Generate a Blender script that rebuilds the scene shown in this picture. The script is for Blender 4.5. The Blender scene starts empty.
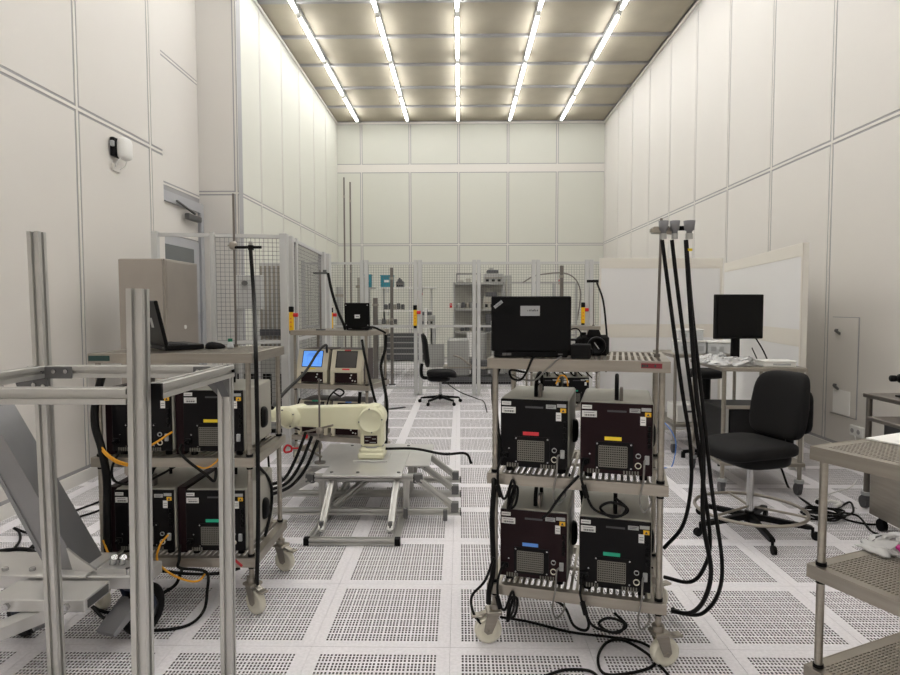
import bpy, math, random
from mathutils import Vector, Matrix
random.seed(7)
scene = bpy.context.scene
C = scene.collection
R = math.radians

# ------------------------------------------------------------------ camera, world, exposure
def make_camera():
    cam = bpy.data.cameras.new('camera'); cam.sensor_width = 36.0; cam.lens = 24.32; cam.clip_start = 0.05
    o = bpy.data.objects.new('camera', cam); C.objects.link(o)
    p, y, r = R(2.913), R(0.943), R(-0.085)
    fw = Vector((-math.sin(y)*math.cos(p), math.cos(y)*math.cos(p), -math.sin(p)))
    rt = Vector((math.cos(y), math.sin(y), 0)); up = rt.cross(fw)
    rr = rt*math.cos(r) + up*math.sin(r); uu = up*math.cos(r) - rt*math.sin(r)
    m = Matrix((rr, uu, -fw)).transposed().to_4x4(); m.translation = (0, 0, 1.476)
    o.matrix_world = m
    scene.camera = o
make_camera()
world = bpy.data.worlds.new('world'); scene.world = world; world.use_nodes = True
world.node_tree.nodes['Background'].inputs[0].default_value = (0.8, 0.8, 0.78, 1)
world.node_tree.nodes['Background'].inputs[1].default_value = 0.05
scene.view_settings.view_transform = 'Standard'
scene.view_settings.look = 'None'
scene.view_settings.gamma = 1.0
scene.view_settings.use_curve_mapping = False
scene.view_settings.exposure = 0.0
LAMP = 26.0

# ------------------------------------------------------------------ materials
def lin(c):
    f = lambda v: v/12.92 if v <= 0.04045 else ((v+0.055)/1.055)**2.4
    return tuple(f(v/255.0) for v in c)
def mat(name, rgb, rough=0.5, metal=0.0, var=0.0, vscale=8.0, bump=0.0, bscale=60.0, stretch=None, emit=0.0, spec=0.5, trans=0.0, alpha=1.0):
    m = bpy.data.materials.new(name); m.use_nodes = True
    nt = m.node_tree; b = nt.nodes['Principled BSDF']
    col = lin(rgb) + (1,)
    b.inputs['Base Color'].default_value = col
    b.inputs['Roughness'].default_value = rough
    b.inputs['Metallic'].default_value = metal
    b.inputs['Specular IOR Level'].default_value = spec
    if trans: b.inputs['Transmission Weight'].default_value = trans
    if alpha < 1: b.inputs['Alpha'].default_value = alpha
    if emit:
        b.inputs['Emission Color'].default_value = col; b.inputs['Emission Strength'].default_value = emit
    if var or bump:
        tc = nt.nodes.new('ShaderNodeTexCoord'); mp = nt.nodes.new('ShaderNodeMapping')
        if stretch: mp.inputs['Scale'].default_value = stretch
        nt.links.new(tc.outputs['Object'], mp.inputs['Vector'])
    if var:
        n = nt.nodes.new('ShaderNodeTexNoise'); n.inputs['Scale'].default_value = vscale; n.inputs['Detail'].default_value = 4
        nt.links.new(mp.outputs['Vector'], n.inputs['Vector'])
        rmp = nt.nodes.new('ShaderNodeValToRGB')
        rmp.color_ramp.elements[0].position = 0.3; rmp.color_ramp.elements[1].position = 0.7
        rmp.color_ramp.elements[0].color = tuple(max(0, c*(1-var)) for c in col[:3]) + (1,)
        rmp.color_ramp.elements[1].color = tuple(min(1, c*(1+var)) for c in col[:3]) + (1,)
        nt.links.new(n.outputs['Fac'], rmp.inputs['Fac']); nt.links.new(rmp.outputs['Color'], b.inputs['Base Color'])
    if bump:
        n2 = nt.nodes.new('ShaderNodeTexNoise'); n2.inputs['Scale'].default_value = bscale; n2.inputs['Detail'].default_value = 3
        nt.links.new(mp.outputs['Vector'], n2.inputs['Vector'])
        bp = nt.nodes.new('ShaderNodeBump'); bp.inputs['Strength'].default_value = bump; bp.inputs['Distance'].default_value = 0.002
        nt.links.new(n2.outputs['Fac'], bp.inputs['Height']); nt.links.new(bp.outputs['Normal'], b.inputs['Normal'])
    return m
M = {}
def D(k, *a, **kw): M[k] = mat(k, *a, **kw)
D('wall', (219, 215, 209), 0.55, var=0.012, vscale=0.8)
D('wall_trim', (224, 220, 213), 0.45)
D('wall_far_light_tint', (213, 213, 203), 0.6, var=0.012, vscale=0.8, spec=0.25)  # wall paint with the greenish light on the far panels put into its colour
D('gasket', (164, 163, 164), 0.6)
D('ceiling', (168, 160, 142), 0.75, var=0.05, vscale=2.0)
D('ceiling_bar', (150, 149, 148), 0.55)
D('tile_hole_wall', (136, 131, 132), 0.7)  # hole walls, a darker grey than the tile top
D('tile', (235, 232, 236), 0.5, var=0.07, vscale=70.0)
D('subfloor', (84, 80, 80), 0.8, var=0.1)
D('baseboard', (228, 226, 220), 0.45)
D('lamp_housing', (225, 225, 222), 0.4)
D('lamp', (252, 252, 252), 0.5, emit=LAMP)
D('steel', (164, 158, 148), 0.36, metal=0.85, var=0.08, vscale=5.0, bump=0.15, bscale=40, stretch=(1, 1, 12))
D('steel_dark', (128, 122, 116), 0.38, metal=0.85, var=0.08, vscale=5.0)
D('cabinet_steel', (170, 163, 155), 0.42, metal=0.6, var=0.06, vscale=3.0)
D('alu', (192, 191, 187), 0.38, metal=0.7, var=0.04, vscale=6.0)
D('alu_plate', (206, 205, 203), 0.3, metal=0.55, var=0.06, vscale=6.0)
D('bracket', (110, 110, 110), 0.45, metal=0.8)
D('bolt', (185, 185, 185), 0.25, metal=0.95)
D('fence', (196, 196, 194), 0.5)
D('wire', (112, 112, 112), 0.5, metal=0.2)
D('black', (10, 10, 11), 0.45, spec=0.15)
D('black_soft', (16, 15, 16), 0.75, bump=0.1, bscale=300, spec=0.25)
D('black_gloss', (7, 7, 8), 0.18, spec=0.2)
D('rubber', (10, 9, 10), 0.6, spec=0.2)
D('cable', (10, 9, 9), 0.5, spec=0.2)
D('hose', (9, 8, 9), 0.42, spec=0.22)
D('panel_black', (13, 11, 13), 0.42, spec=0.16)
D('panel_maroon', (32, 14, 18), 0.42, spec=0.16)
D('case_grey', (176, 174, 164), 0.42, metal=0.25, var=0.03)
D('grille', (120, 118, 110), 0.5, metal=0.4)
D('sticker', (226, 226, 224), 0.5)
D('sticker_grey', (168, 170, 170), 0.5)
D('print_dark', (70, 70, 72), 0.6)
D('tape_red', (214, 52, 62), 0.5)
D('tape_yellow', (228, 200, 38), 0.5)
D('tape_blue', (92, 146, 226), 0.5)
D('tape_green', (22, 168, 132), 0.5)
D('tape_maroon', (128, 34, 46), 0.5)
D('tape_dkgreen', (30, 62, 58), 0.5)
D('warn', (238, 186, 40), 0.5)
D('cable_yellow', (224, 158, 30), 0.45)
D('cable_grey', (120, 118, 114), 0.5)
D('cable_red', (176, 28, 40), 0.45)
D('nylon', (226, 222, 206), 0.4)
D('cream', (232, 230, 200), 0.36)
D('cream_dark', (212, 209, 176), 0.4)
D('bezel', (205, 198, 178), 0.45)
D('bezel_brown', (72, 60, 58), 0.5)
D('screen_blue', (90, 150, 235), 0.3, emit=0.75)
D('screen_text', (60, 105, 190), 0.3, emit=0.4)
D('screen_off', (70, 66, 64), 0.2)
D('yellow', (240, 190, 10), 0.45)
D('red', (205, 34, 44), 0.45)
D('white', (232, 231, 227), 0.45)
D('board', (228, 224, 216), 0.5)
D('board_face', (231, 230, 229), 0.34)
D('board_band', (226, 221, 211), 0.5)
D('plastic_bag', (236, 236, 236), 0.22, bump=0.8, bscale=14, trans=0.25)
D('clear_plastic', (232, 234, 235), 0.25, trans=0.3)
D('glass_dark', (104, 108, 108), 0.15)
D('door_paint', (205, 205, 205), 0.45)
D('frame_grey', (176, 177, 180), 0.45)
D('teal', (36, 132, 150), 0.45)
D('machine_grey', (172, 172, 168), 0.45, metal=0.3)
D('dark_machine', (84, 84, 86), 0.5, metal=0.2)
D('navy', (40, 48, 66), 0.5)
D('strut', (146, 146, 148), 0.4, metal=0.6, var=0.04)
D('magenta', (206, 28, 140), 0.45)
D('funnel', (118, 118, 120), 0.5)
D('paper', (244, 243, 240), 0.6)
D('green_cap', (16, 120, 84), 0.45)
D('orange', (226, 132, 40), 0.5)

# ------------------------------------------------------------------ mesh builder
def frame_of(d):
    d = Vector(d).normalized()
    a = Vector((0, 0, 1)) if abs(d.z) < 0.9 else Vector((1, 0, 0))
    u = a.cross(d).normalized(); v = d.cross(u).normalized()
    return d, u, v
class MB:
    def __init__(s): s.V = []; s.F = []; s.S = []
    def add(s, vs, fs, smooth=False, mtx=None):
        n = len(s.V)
        s.V += [tuple(mtx @ Vector(v)) if mtx else tuple(v) for v in vs]
        s.F += [tuple(i+n for i in f) for f in fs]; s.S += [smooth]*len(fs)
        return s
    def box(s, x0, x1, y0, y1, z0, z1, c=0.0, mtx=None):
        if x0 > x1: x0, x1 = x1, x0
        if y0 > y1: y0, y1 = y1, y0
        if z0 > z1: z0, z1 = z1, z0
        if c <= 0:
            vs = [(x, y, z) for x in (x0, x1) for y in (y0, y1) for z in (z0, z1)]
            fs = [(0,1,3,2), (4,6,7,5), (0,4,5,1), (2,3,7,6), (0,2,6,4), (1,5,7,3)]
            return s.add(vs, fs, False, mtx)
        vs = []; idx = {}
        for i, x in enumerate((x0, x1)):
            for j, y in enumerate((y0, y1)):
                for k, z in enumerate((z0, z1)):
                    dx = c if i == 0 else -c; dy = c if j == 0 else -c; dz = c if k == 0 else -c
                    idx[(i,j,k)] = len(vs)
                    vs += [(x, y+dy, z+dz), (x+dx, y, z+dz), (x+dx, y+dy, z)]
        g = lambda i, j, k, a: idx[(i,j,k)] + a
        fs = []
        for i in (0, 1): fs.append((g(i,0,0,0), g(i,1,0,0), g(i,1,1,0), g(i,0,1,0)))
        for j in (0, 1): fs.append((g(0,j,0,1), g(1,j,0,1), g(1,j,1,1), g(0,j,1,1)))
        for k in (0, 1): fs.append((g(0,0,k,2), g(1,0,k,2), g(1,1,k,2), g(0,1,k,2)))
        for i in (0, 1):
            for j in (0, 1): fs.append((g(i,j,0,0), g(i,j,1,0), g(i,j,1,1), g(i,j,0,1)))
            for k in (0, 1): fs.append((g(i,0,k,0), g(i,1,k,0), g(i,1,k,2), g(i,0,k,2)))
        for j in (0, 1):
            for k in (0, 1): fs.append((g(0,j,k,1), g(1,j,k,1), g(1,j,k,2), g(0,j,k,2)))
        for i in (0, 1):
            for j in (0, 1):
                for k in (0, 1): fs.append((g(i,j,k,0), g(i,j,k,1), g(i,j,k,2)))
        return s.add(vs, fs, False, mtx)
    def cyl(s, p0, p1, r, n=12, r2=None, cap=True, smooth=True):
        p0 = Vector(p0); p1 = Vector(p1); r2 = r if r2 is None else r2
        d, u, v = frame_of(p1-p0)
        vs = []
        for k in range(n):
            a = 2*math.pi*k/n; e = u*math.cos(a)+v*math.sin(a)
            vs.append(p0+e*r); vs.append(p1+e*r2)
        s.add(vs, [(2*k, 2*((k+1) % n), 2*((k+1) % n)+1, 2*k+1) for k in range(n)], smooth)
        if cap:
            s.add([vs[2*k] for k in range(n)][::-1], [tuple(range(n))]); s.add([vs[2*k+1] for k in range(n)], [tuple(range(n))])
        return s
    def lathe(s, o, axis, prof, n=20, smooth=True):
        o = Vector(o); d, u, v = frame_of(axis); vs = []; m = len(prof)
        for k in range(n):
            a = 2*math.pi*k/n; e = u*math.cos(a)+v*math.sin(a)
            for r, h in prof: vs.append(o+e*r+d*h)
        fs = [(k*m+i, ((k+1) % n)*m+i, ((k+1) % n)*m+i+1, k*m+i+1) for k in range(n) for i in range(m-1)]
        return s.add(vs, fs, smooth)
    def tube(s, pts, r, n=8, closed=False, sub=6):
        P = [Vector(p) for p in pts]
        if sub > 1 and len(P) > 2:
            Q = []; L = len(P); rng = L if closed else L-1
            for i in range(rng):
                p1 = P[i]; p2 = P[(i+1) % L]
                p0 = P[i-1] if (closed or i > 0) else p1*2-p2
                p3 = P[(i+2) % L] if (closed or i+2 < L) else p2*2-p1
                for k in range(sub):
                    t = k/sub
                    Q.append(0.5*((2*p1)+(p2-p0)*t+(2*p0-5*p1+4*p2-p3)*t*t+(3*p1-p0-3*p2+p3)*t**3))
            if not closed: Q.append(P[-1])
            P = Q
        L = len(P); vs = []; u = None
        for i in range(L):
            if closed: d = P[(i+1) % L]-P[i-1]
            else: d = P[min(i+1, L-1)]-P[max(i-1, 0)]
            if d.length < 1e-9: d = Vector((0, 0, 1))
            d.normalize()
            if u is None: _, u, _v = frame_of(d)
            u = (u-d*u.dot(d))
            if u.length < 1e-6: _, u, _v = frame_of(d)
            u.normalize(); v = d.cross(u)
            for k in range(n):
                a = 2*math.pi*k/n; vs.append(P[i]+(u*math.cos(a)+v*math.sin(a))*r)
        R_ = L if closed else L-1
        fs = [(i*n+k, i*n+(k+1) % n, ((i+1) % L)*n+(k+1) % n, ((i+1) % L)*n+k) for i in range(R_) for k in range(n)]
        s.add(vs, fs, True)
        if not closed: s.add(vs[:n][::-1], [tuple(range(n))]); s.add(vs[-n:], [tuple(range(n))])
        return s
    def prism(s, poly, o, u, v, w):
        o = Vector(o); u = Vector(u); v = Vector(v); w = Vector(w); n = len(poly)
        a = [o+u*x+v*y for x, y in poly]; b = [p+w for p in a]
        s.add(a+b, [tuple(range(n))[::-1], tuple(range(n, 2*n))] + [(k, (k+1) % n, n+(k+1) % n, n+k) for k in range(n)])
        return s
    def bar(s, p0, p1, w, h, up=(0, 0, 1)):
        p0 = Vector(p0); p1 = Vector(p1); d = (p1-p0).normalized(); up = Vector(up)
        if abs(d.dot(up)) > 0.95: up = Vector((0, 1, 0))
        u = d.cross(up).normalized(); v = u.cross(d).normalized()
        return s.prism([(-w/2, -h/2), (w/2, -h/2), (w/2, h/2), (-w/2, h/2)], p0, u, v, p1-p0)
    def extr(s, p0, p1, size, up=(0, 0, 1)):
        p0 = Vector(p0); p1 = Vector(p1); d = (p1-p0).normalized(); up = Vector(up)
        if abs(d.dot(up)) > 0.95: up = Vector((0, 1, 0))
        u = d.cross(up).normalized(); v = u.cross(d).normalized()
        side = [(.5, -.46), (.5, -.14), (.25, -.14), (.25, .14), (.5, .14), (.5, .46), (.46, .5)]
        poly = []
        for k in range(4):
            c, sn = [(1, 0), (0, 1), (-1, 0), (0, -1)][k]
            poly += [((x*c-y*sn)*size, (x*sn+y*c)*size) for x, y in side]
        return s.prism(poly, p0, u, v, p1-p0)
    def soft(s, c, size, e1=0.5, e2=0.5, nu=24, nv=14, warp=None, mtx=None):
        f = lambda w, e: math.copysign(abs(w)**e, w)
        vs = []
        for j in range(nv+1):
            ph = -math.pi/2+math.pi*j/nv
            for i in range(nu):
                th = 2*math.pi*i/nu
                x = f(math.cos(ph), e1)*f(math.cos(th), e2); y = f(math.cos(ph), e1)*f(math.sin(th), e2); z = f(math.sin(ph), e1)
                p = Vector((x*size[0]/2, y*size[1]/2, z*size[2]/2))
                if warp: p = Vector(warp(p))
                vs.append(p+Vector(c))
        fs = [(j*nu+i, j*nu+(i+1) % nu, (j+1)*nu+(i+1) % nu, (j+1)*nu+i) for j in range(nv) for i in range(nu)]
        return s.add(vs, fs, True, mtx)
    def mesh(s, name, m):
        me = bpy.data.meshes.new(name); me.from_pydata(s.V, [], s.F)
        me.polygons.foreach_set('use_smooth', s.S); me.materials.append(M[m]); me.update()
        return me
    def build(s, name, m, parent=None, loc=None, rz=None):
        return link(name, s.mesh(name, m), parent, loc, rz)
def link(name, me, parent=None, loc=None, rz=None):
    o = bpy.data.objects.new(name, me); C.objects.link(o)
    if parent is not None: o.parent = parent
    if loc is not None: o.location = loc
    if rz is not None: o.rotation_euler = (0, 0, rz)
    return o
def tag(o, label, cat, group=None):
    o['label'] = label; o['category'] = cat
    if group: o['group'] = group
    return o
def thing(name, label, cat, loc=(0, 0, 0), rz=0.0, group=None):
    o = bpy.data.objects.new(name, None); C.objects.link(o)
    o.empty_display_size = 0.1
    o.location = loc; o.rotation_euler = (0, 0, rz)
    return tag(o, label, cat, group)
def struct(o): o['kind'] = 'structure'; return o
def stuff(o): o['kind'] = 'stuff'; return o
def at(base, rz, p):
    c, s_ = math.cos(rz), math.sin(rz)
    return (base[0]+p[0]*c-p[1]*s_, base[1]+p[0]*s_+p[1]*c, base[2]+p[2])
def bx(name, m, parent, x0, x1, y0, y1, z0, z1, c=0.0): return MB().box(x0, x1, y0, y1, z0, z1, c).build(name, m, parent)
def perforated(W_, D_, xs, ys, t, z=0.0):
    """plate centred on the origin, top at z, with holes at the interval grid xs * ys that go through the thickness t"""
    b = MB(); b.wallface = []; x0, x1, y0, y1 = -W_/2, W_/2, -D_/2, D_/2
    def q(a, b_, c, d): b.add([(a, c, z), (b_, c, z), (b_, d, z), (a, d, z)], [(0, 1, 2, 3)])
    py = y0
    for (a, d) in ys:
        q(x0, x1, py, a); py = d; px = x0
        for (e, f) in xs:
            q(px, e, a, d); px = f
        q(px, x1, a, d)
        for (e, f) in xs:
            vs = [(e, a, z), (f, a, z), (f, d, z), (e, d, z), (e, a, z-t), (f, a, z-t), (f, d, z-t), (e, d, z-t)]
            b.add(vs, [(0, 1, 5, 4), (1, 2, 6, 5), (2, 3, 7, 6), (3, 0, 4, 7)]); b.wallface += list(range(len(b.F)-4, len(b.F)))
    q(x0, x1, py, y1)
    b.add([(x0, y0, z), (x1, y0, z), (x1, y1, z), (x0, y1, z), (x0, y0, z-t), (x1, y0, z-t), (x1, y1, z-t), (x0, y1, z-t)],
          [(0, 1, 5, 4), (1, 2, 6, 5), (2, 3, 7, 6), (3, 0, 4, 7)])
    return b
def cord(name, label, pts, r, m='cable', cat='cable', group=None, n=8):
    o = MB().tube(pts, r, n).build(name, m)
    return tag(o, label, cat, group)

# ------------------------------------------------------------------ room shell
YB, ZC, ZB, XR, XL, XF, XA = 16.05, 6.263, 3.122, 3.746, -3.175, -3.2, -3.77
YM = [6.28+1.2*k for k in range(-9, 9)]
REAR = -4.5
floor_ = struct(MB().box(-4.2, 4.2, REAR, YB+0.2, -0.55, -0.45).build('floor', 'subfloor'))
def hole_grid():
    xs = [(-0.25+g*0.0627+k*0.0150, -0.25+g*0.0627+k*0.0150+0.0086) for g in range(8) for k in range(4)]
    ys = [(-0.25+g*0.0630+k*0.0190, -0.25+g*0.0630+k*0.0190+0.0132) for g in range(8) for k in range(3)]
    return xs, ys
xs, ys = hole_grid()
TX0, TY0 = -0.044, 2.563
tile_b = perforated(0.5985, 0.5985, xs, ys, 0.03); tile_me = tile_b.mesh('tile', 'tile')
tile_me.materials.append(M['tile_hole_wall'])
for k in tile_b.wallface: tile_me.polygons[k].material_index = 1
rest = MB()
for k in range(-12, 23):
    for i in range(-7, 7):
        cx, cy = TX0+0.6*(i+0.5), TY0+0.6*(k+0.5)
        if i == -7 and not 6.3 < cy < 9: continue
        if -1 <= k <= 19: link('tile', tile_me, floor_, (cx, cy, 0))
        else: rest.box(cx-0.2992, cx+0.2992, cy-0.2992, cy+0.2992, -0.03, 0)
stuff(rest.build('tile_field', 'tile', floor_))

def wall(name, origin, u, n_, length, zs, us, holes=(), s0=0.0, wide=None, base=True, thick=0.18, pm='wall'):
    """cleanroom wall: grey backing, white panels and cover strips stand proud of it. u: along, n_: into the room;
    us: strip positions along u, zs: rail heights. holes: (u0,u1,z0,z1) panels left out"""
    u = Vector(u); n_ = Vector(n_); o = Vector(origin); z = Vector((0, 0, 1))
    def blk(mb, a, b, z0, z1, d0, d1):
        vs = []
        for uu in (a, b):
            for dd in (d0, d1):
                for zz in (z0, z1): vs.append(o+u*uu+n_*dd+z*zz)
        mb.add(vs, [(0,1,3,2), (4,6,7,5), (0,4,5,1), (2,3,7,6), (0,2,6,4), (1,5,7,3)]); return mb
    w = struct(blk(MB(), s0, length, -0.45, ZC+0.1, -thick, 0).build(name, 'gasket'))
    ue = [s0]+list(us)+[length]; G, H = 0.021, 0.0125
    for k in range(len(ue)-1):
        a = ue[k]+(H+G if k > 0 else 0.004); b = ue[k+1]-(H+G if k < len(ue)-2 else 0.004)
        for j in range(len(zs)-1):
            h0 = (wide or {}).get(j, H); h1 = (wide or {}).get(j+1, H)
            z0 = zs[j]+(h0+G if j > 0 else 0.0); z1 = zs[j+1]-(h1+G if j < len(zs)-2 else 0.0)
            if any(hu0 < (a+b)/2 < hu1 and hz0 < (z0+z1)/2 < hz1 for hu0, hu1, hz0, hz1 in holes): continue
            blk(MB(), a, b, z0, z1, 0, 0.004).build('panel', pm, w)
    for x in us: blk(MB(), x-H, x+H, zs[0], zs[-1], 0, 0.006).build('cover_strip', 'wall_trim', w)
    for j in range(1, len(zs)-1):
        h = (wide or {}).get(j, H); blk(MB(), s0, length, zs[j]-h, zs[j]+h, 0, 0.0055).build('rail', 'wall_trim', w)
    if base:
        bb = struct(blk(MB(), s0, length, 0.0, 0.1, 0.0, 0.018).build(name.replace('wall', 'baseboard'), 'baseboard'))
        t = struct(blk(MB(), s0, length, ZC-0.05, ZC, 0.0, 0.03).build(name.replace('wall', 'cornice'), 'wall_trim', w)) if False else blk(MB(), s0, length, ZC-0.05, ZC-0.002, 0.0, 0.03).build('cornice', 'wall_trim', w)
    return w
yv = [y for y in YM if y > 1.0]
wall('wall_right', (XR+0.006, 0, 0), (0, 1, 0), (-1, 0, 0), YB, [0.13, ZB, ZC-0.06], yv, s0=REAR)
wall('wall_left', (XL-0.006, 0, 0), (0, 1, 0), (1, 0, 0), 6.545, [0.13, ZB, ZC-0.06], [y for y in yv if y < 6.4], s0=REAR, thick=0.7)
wall('wall_alcove', (XA-0.006, 0, 0), (0, 1, 0), (1, 0, 0), 8.84, [0.13, 3.05, 4.68, ZC-0.06], [6.9], holes=[(6.9, 8.84, 0, 3.05)], s0=6.545)
wall('wall_step', (0, 8.84+0.006, 0), (1, 0, 0), (0, -1, 0), XF-0.0, [0.13, ZB, ZC-0.06], [XF-0.03], s0=-4.0)
wall('wall_left_far', (XF-0.006, 0, 0), (0, 1, 0), (1, 0, 0), YB, [0.13, ZB, ZC-0.06], [y for y in YM if y > 9], s0=8.848, pm='wall_far_light_tint')
wall('wall_back', (0, YB+0.006, 0), (1, 0, 0), (0, -1, 0), XR+0.006, [0.13, 3.1, 5.08, ZC-0.06], [-2.575, -1.303, -0.03, 1.252, 2.53], s0=XF-0.006, wide={2: 0.1}, pm='wall_far_light_tint')
struct(MB().box(-4.2, 4.2, REAR-0.2, REAR, -0.45, ZC+0.1).build('wall_rear', 'wall'))

# ceiling with grid, panels, lamps
LX = [-2.605, -1.33, -0.044, 1.262, 2.56]
ceil_ = struct(MB().box(-4.2, 4.2, REAR, YB+0.2, ZC+0.06, ZC+0.12).build('ceiling', 'ceiling_bar'))
ex = [-3.9]+LX+[XR]
eyl = [16.1-1.262*k for k in range(0, 17)]
pc = {}
for c in range(len(ex)-1):
    w = ex[c+1]-ex[c]-0.05
    for k in range(len(eyl)-1):
        key = c
        if key not in pc: pc[key] = MB().box(-w/2, w/2, -0.605, 0.605, 0, 0.03, 0.012).mesh('ceiling_panel', 'ceiling')
        link('ceiling_panel', pc[key], ceil_, ((ex[c]+ex[c+1])/2, (eyl[k]+eyl[k+1])/2, ZC+0.03))
for y in eyl[1:]: MB().box(-3.9, XR, y-0.028, y+0.028, ZC-0.012, ZC+0.06).build('grid_bar', 'ceiling_bar', ceil_)
for x in LX: MB().box(x-0.035, x+0.035, REAR, YB, ZC-0.014, ZC+0.06).build('grid_bar', 'ceiling_bar', ceil_)
hm = MB().box(-0.026, 0.026, -0.93, 0.93, 0.0, 0.055, 0.006).mesh('housing', 'lamp_housing')
tm = MB().soft((0, 0, -0.022), (0.062, 1.72, 0.040), 0.8, 0.3, 16, 8).mesh('tube', 'lamp')
em = MB().box(-0.03, 0.03, -0.02, 0.02, -0.045, 0.0).mesh('end_cap', 'lamp_housing')
ROWS = ['row beside the stepped wall', 'second row from the stepped wall', 'middle row of the ceiling', 'second row from the hatch wall', 'row beside the hatch wall']
NTH = ['first', 'second', 'third', 'fourth', 'fifth', 'sixth', 'seventh', 'eighth', 'ninth', 'tenth']
for r, x in enumerate(LX):
    for k in range(10):
        y = 15.70-0.95-1.905*k
        t = thing('ceiling_light', 'lit white batten, %s from the far wall, in the %s' % (NTH[k], ROWS[r]), 'ceiling light', (x, y, ZC-0.07), 0, 'ceiling battens')
        link('housing', hm, t); link('tube', tm, t)
        for q in (-0.885, 0.885): link('end_cap', em, t, (0, q, 0))

# alcove door (tall, glazed, with transom and closer)
d = struct(bx('door_1', 'frame_grey', None, XA-0.02, XA+0.05, 6.98, 7.06, 0, 2.95))
bx('door_jamb', 'frame_grey', d, XA-0.02, XA+0.06, 8.72, 8.83, 0, 2.95)
bx('door_head', 'frame_grey', d, XA-0.02, XA+0.06, 7.06, 8.72, 2.82, 2.95)
bx('transom_panel', 'wall', d, XA-0.01, XA+0.02, 7.06, 8.72, 2.42, 2.82)
lf = bx('door_leaf', 'frame_grey', d, XA-0.015, XA+0.035, 7.08, 8.70, 0.02, 2.40)
bx('glass', 'glass_dark', lf, XA+0.036, XA+0.040, 7.2, 8.52, 0.9, 2.28)
bx('lower_panel', 'door_paint', lf, XA+0.036, XA+0.041, 7.2, 8.58, 0.12, 0.8)
bx('door_closer', 'bracket', d, XA+0.06, XA+0.13, 8.2, 8.6, 2.66, 2.74, 0.01)
MB().bar((XA+0.1, 8.45, 2.76), (XA+0.08, 7.95, 2.86), 0.03, 0.015).build('closer_arm', 'bracket', d)
for z in (0.4, 1.35, 2.6): MB().cyl((XA+0.075, 8.69, z-0.07), (XA+0.075, 8.69, z+0.07), 0.02, 10).build('hinge', 'frame_grey', d)

# access hatch in the hatch wall and socket box
t = struct(bx('door_2', 'gasket', None, XR-0.004, XR+0.003, 5.76, 6.17, 0.40, 1.37))
bx('hatch_leaf', 'wall', t, XR-0.010, XR-0.004, 5.768, 6.162, 0.408, 1.362, 0.002)
for z in (1.235, 0.69):
    h = MB().box(XR-0.022, XR-0.010, 6.06, 6.10, z-0.015, z+0.015, 0.003).bar((XR-0.027, 6.09, z), (XR-0.032, 6.0, z-0.03), 0.012, 0.022).build('latch', 'bracket', t)
o = MB().box(XR-0.022, XR-0.012, 5.84, 6.10, 0.42, 0.655, 0.002).build('paper_sheet', 'paper'); tag(o, 'white paper sheet stuck on the wall access hatch below its latch', 'paper')
t = thing('wall_socket', 'small white double wall socket below the access hatch', 'socket', (XR-0.004, 5.72, 0.30))
bx('back_box', 'white', t, -0.03, 0.0, -0.09, 0.09, -0.05, 0.05, 0.006)
for y in (-0.045, 0.045): MB().cyl((-0.031, y, 0), (-0.034, y, 0), 0.022, 12).build('outlet', 'gasket', t)

# ------------------------------------------------------------------ fences
def mesh_panel(w, h, pitch=0.042, r=0.0017):
    b = MB(); n = max(1, round(w/pitch)); m = max(1, round(h/pitch))
    for k in range(n+1): b.box(k*w/n-r, k*w/n+r, -r, r, 0, h)
    for k in range(m+1): b.box(0, w, r, 3*r, k*h/m-r, k*h/m+r)
    return b
def fence_run(name, label, pts, zt, rails, bays, pw=0.05, group=None):
    """pts: post positions in plan; bays: per bay list of (z0,z1) meshes (empty: open bay)"""
    t = thing(name, label, 'fence', (pts[0][0], pts[0][1], 0), 0, group)
    ox, oy = pts[0][:2]
    for (x, y, *w) in pts:
        q = (w[0] if w else pw)
        p = bx('post', 'fence', t, x-ox-q/2, x-ox+q/2, y-oy-q/2, y-oy+q/2, 0.012, zt, 0.004)
        bx('foot_plate', 'fence', p, x-ox-q*0.9, x-ox+q*0.9, y-oy-q*0.9, y-oy+q*0.9, 0.0, 0.012)
    for k, ms in enumerate(bays):
        a = Vector((pts[k][0]-ox, pts[k][1]-oy, 0)); b = Vector((pts[k+1][0]-ox, pts[k+1][1]-oy, 0))
        d = (b-a); L = d.length; ang = math.atan2(d.y, d.x); dn = d.normalized()
        for z in rails[k]:
            MB().bar(a+dn*pw/2+Vector((0, 0, z)), b-dn*pw/2+Vector((0, 0, z)), 0.03, 0.035).build('rail', 'fence', t)
        for (z0, z1) in ms:
            o = mesh_panel(L-pw-0.01, z1-z0).build('wire_mesh', 'wire', t)
            q = a+dn*(pw/2+0.005); o.location = (q.x, q.y, z0); o.rotation_euler = (0, 0, ang)
            stuff(o)
FH = 2.215
fence_run('safety_fence', 'grey mesh safety fence with an open doorway bay beside the stainless cabinet',
          [(-2.985, 5.95, 0.06), (-2.455, 6.03, 0.042), (-1.785, 6.18, 0.075)], FH,
          [[FH-0.03], [FH-0.03, 1.12, 0.12]], [[], [(1.14, FH-0.05), (0.14, 1.10)]])
fence_run('safety_fence', 'grey mesh safety fence running along the cell away from the doorway bay',
          [(-1.775, 6.40), (-1.785, 6.60), (-1.87, 8.25, 0.09), (-1.89, 8.55, 0.14)], FH,
          [[FH-0.03], [FH-0.03, 1.12, 0.12], [FH-0.03]], [[(0.14, FH-0.05)], [(1.14, FH-0.05), (0.14, 1.10)], []])
fx = [-2.6, -1.625, -1.55, -0.735, -0.66, 0.235, 0.31, 1.215, 1.29, 2.09, 2.165, 2.62]
by = []; rl = []
for k in range(len(fx)-1):
    big = fx[k+1]-fx[k] > 0.3
    by.append([(1.17, FH-0.05), (0.14, 1.13)] if big else []); rl.append([FH-0.02, 1.15, 0.12] if big else [FH-0.02])
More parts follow.
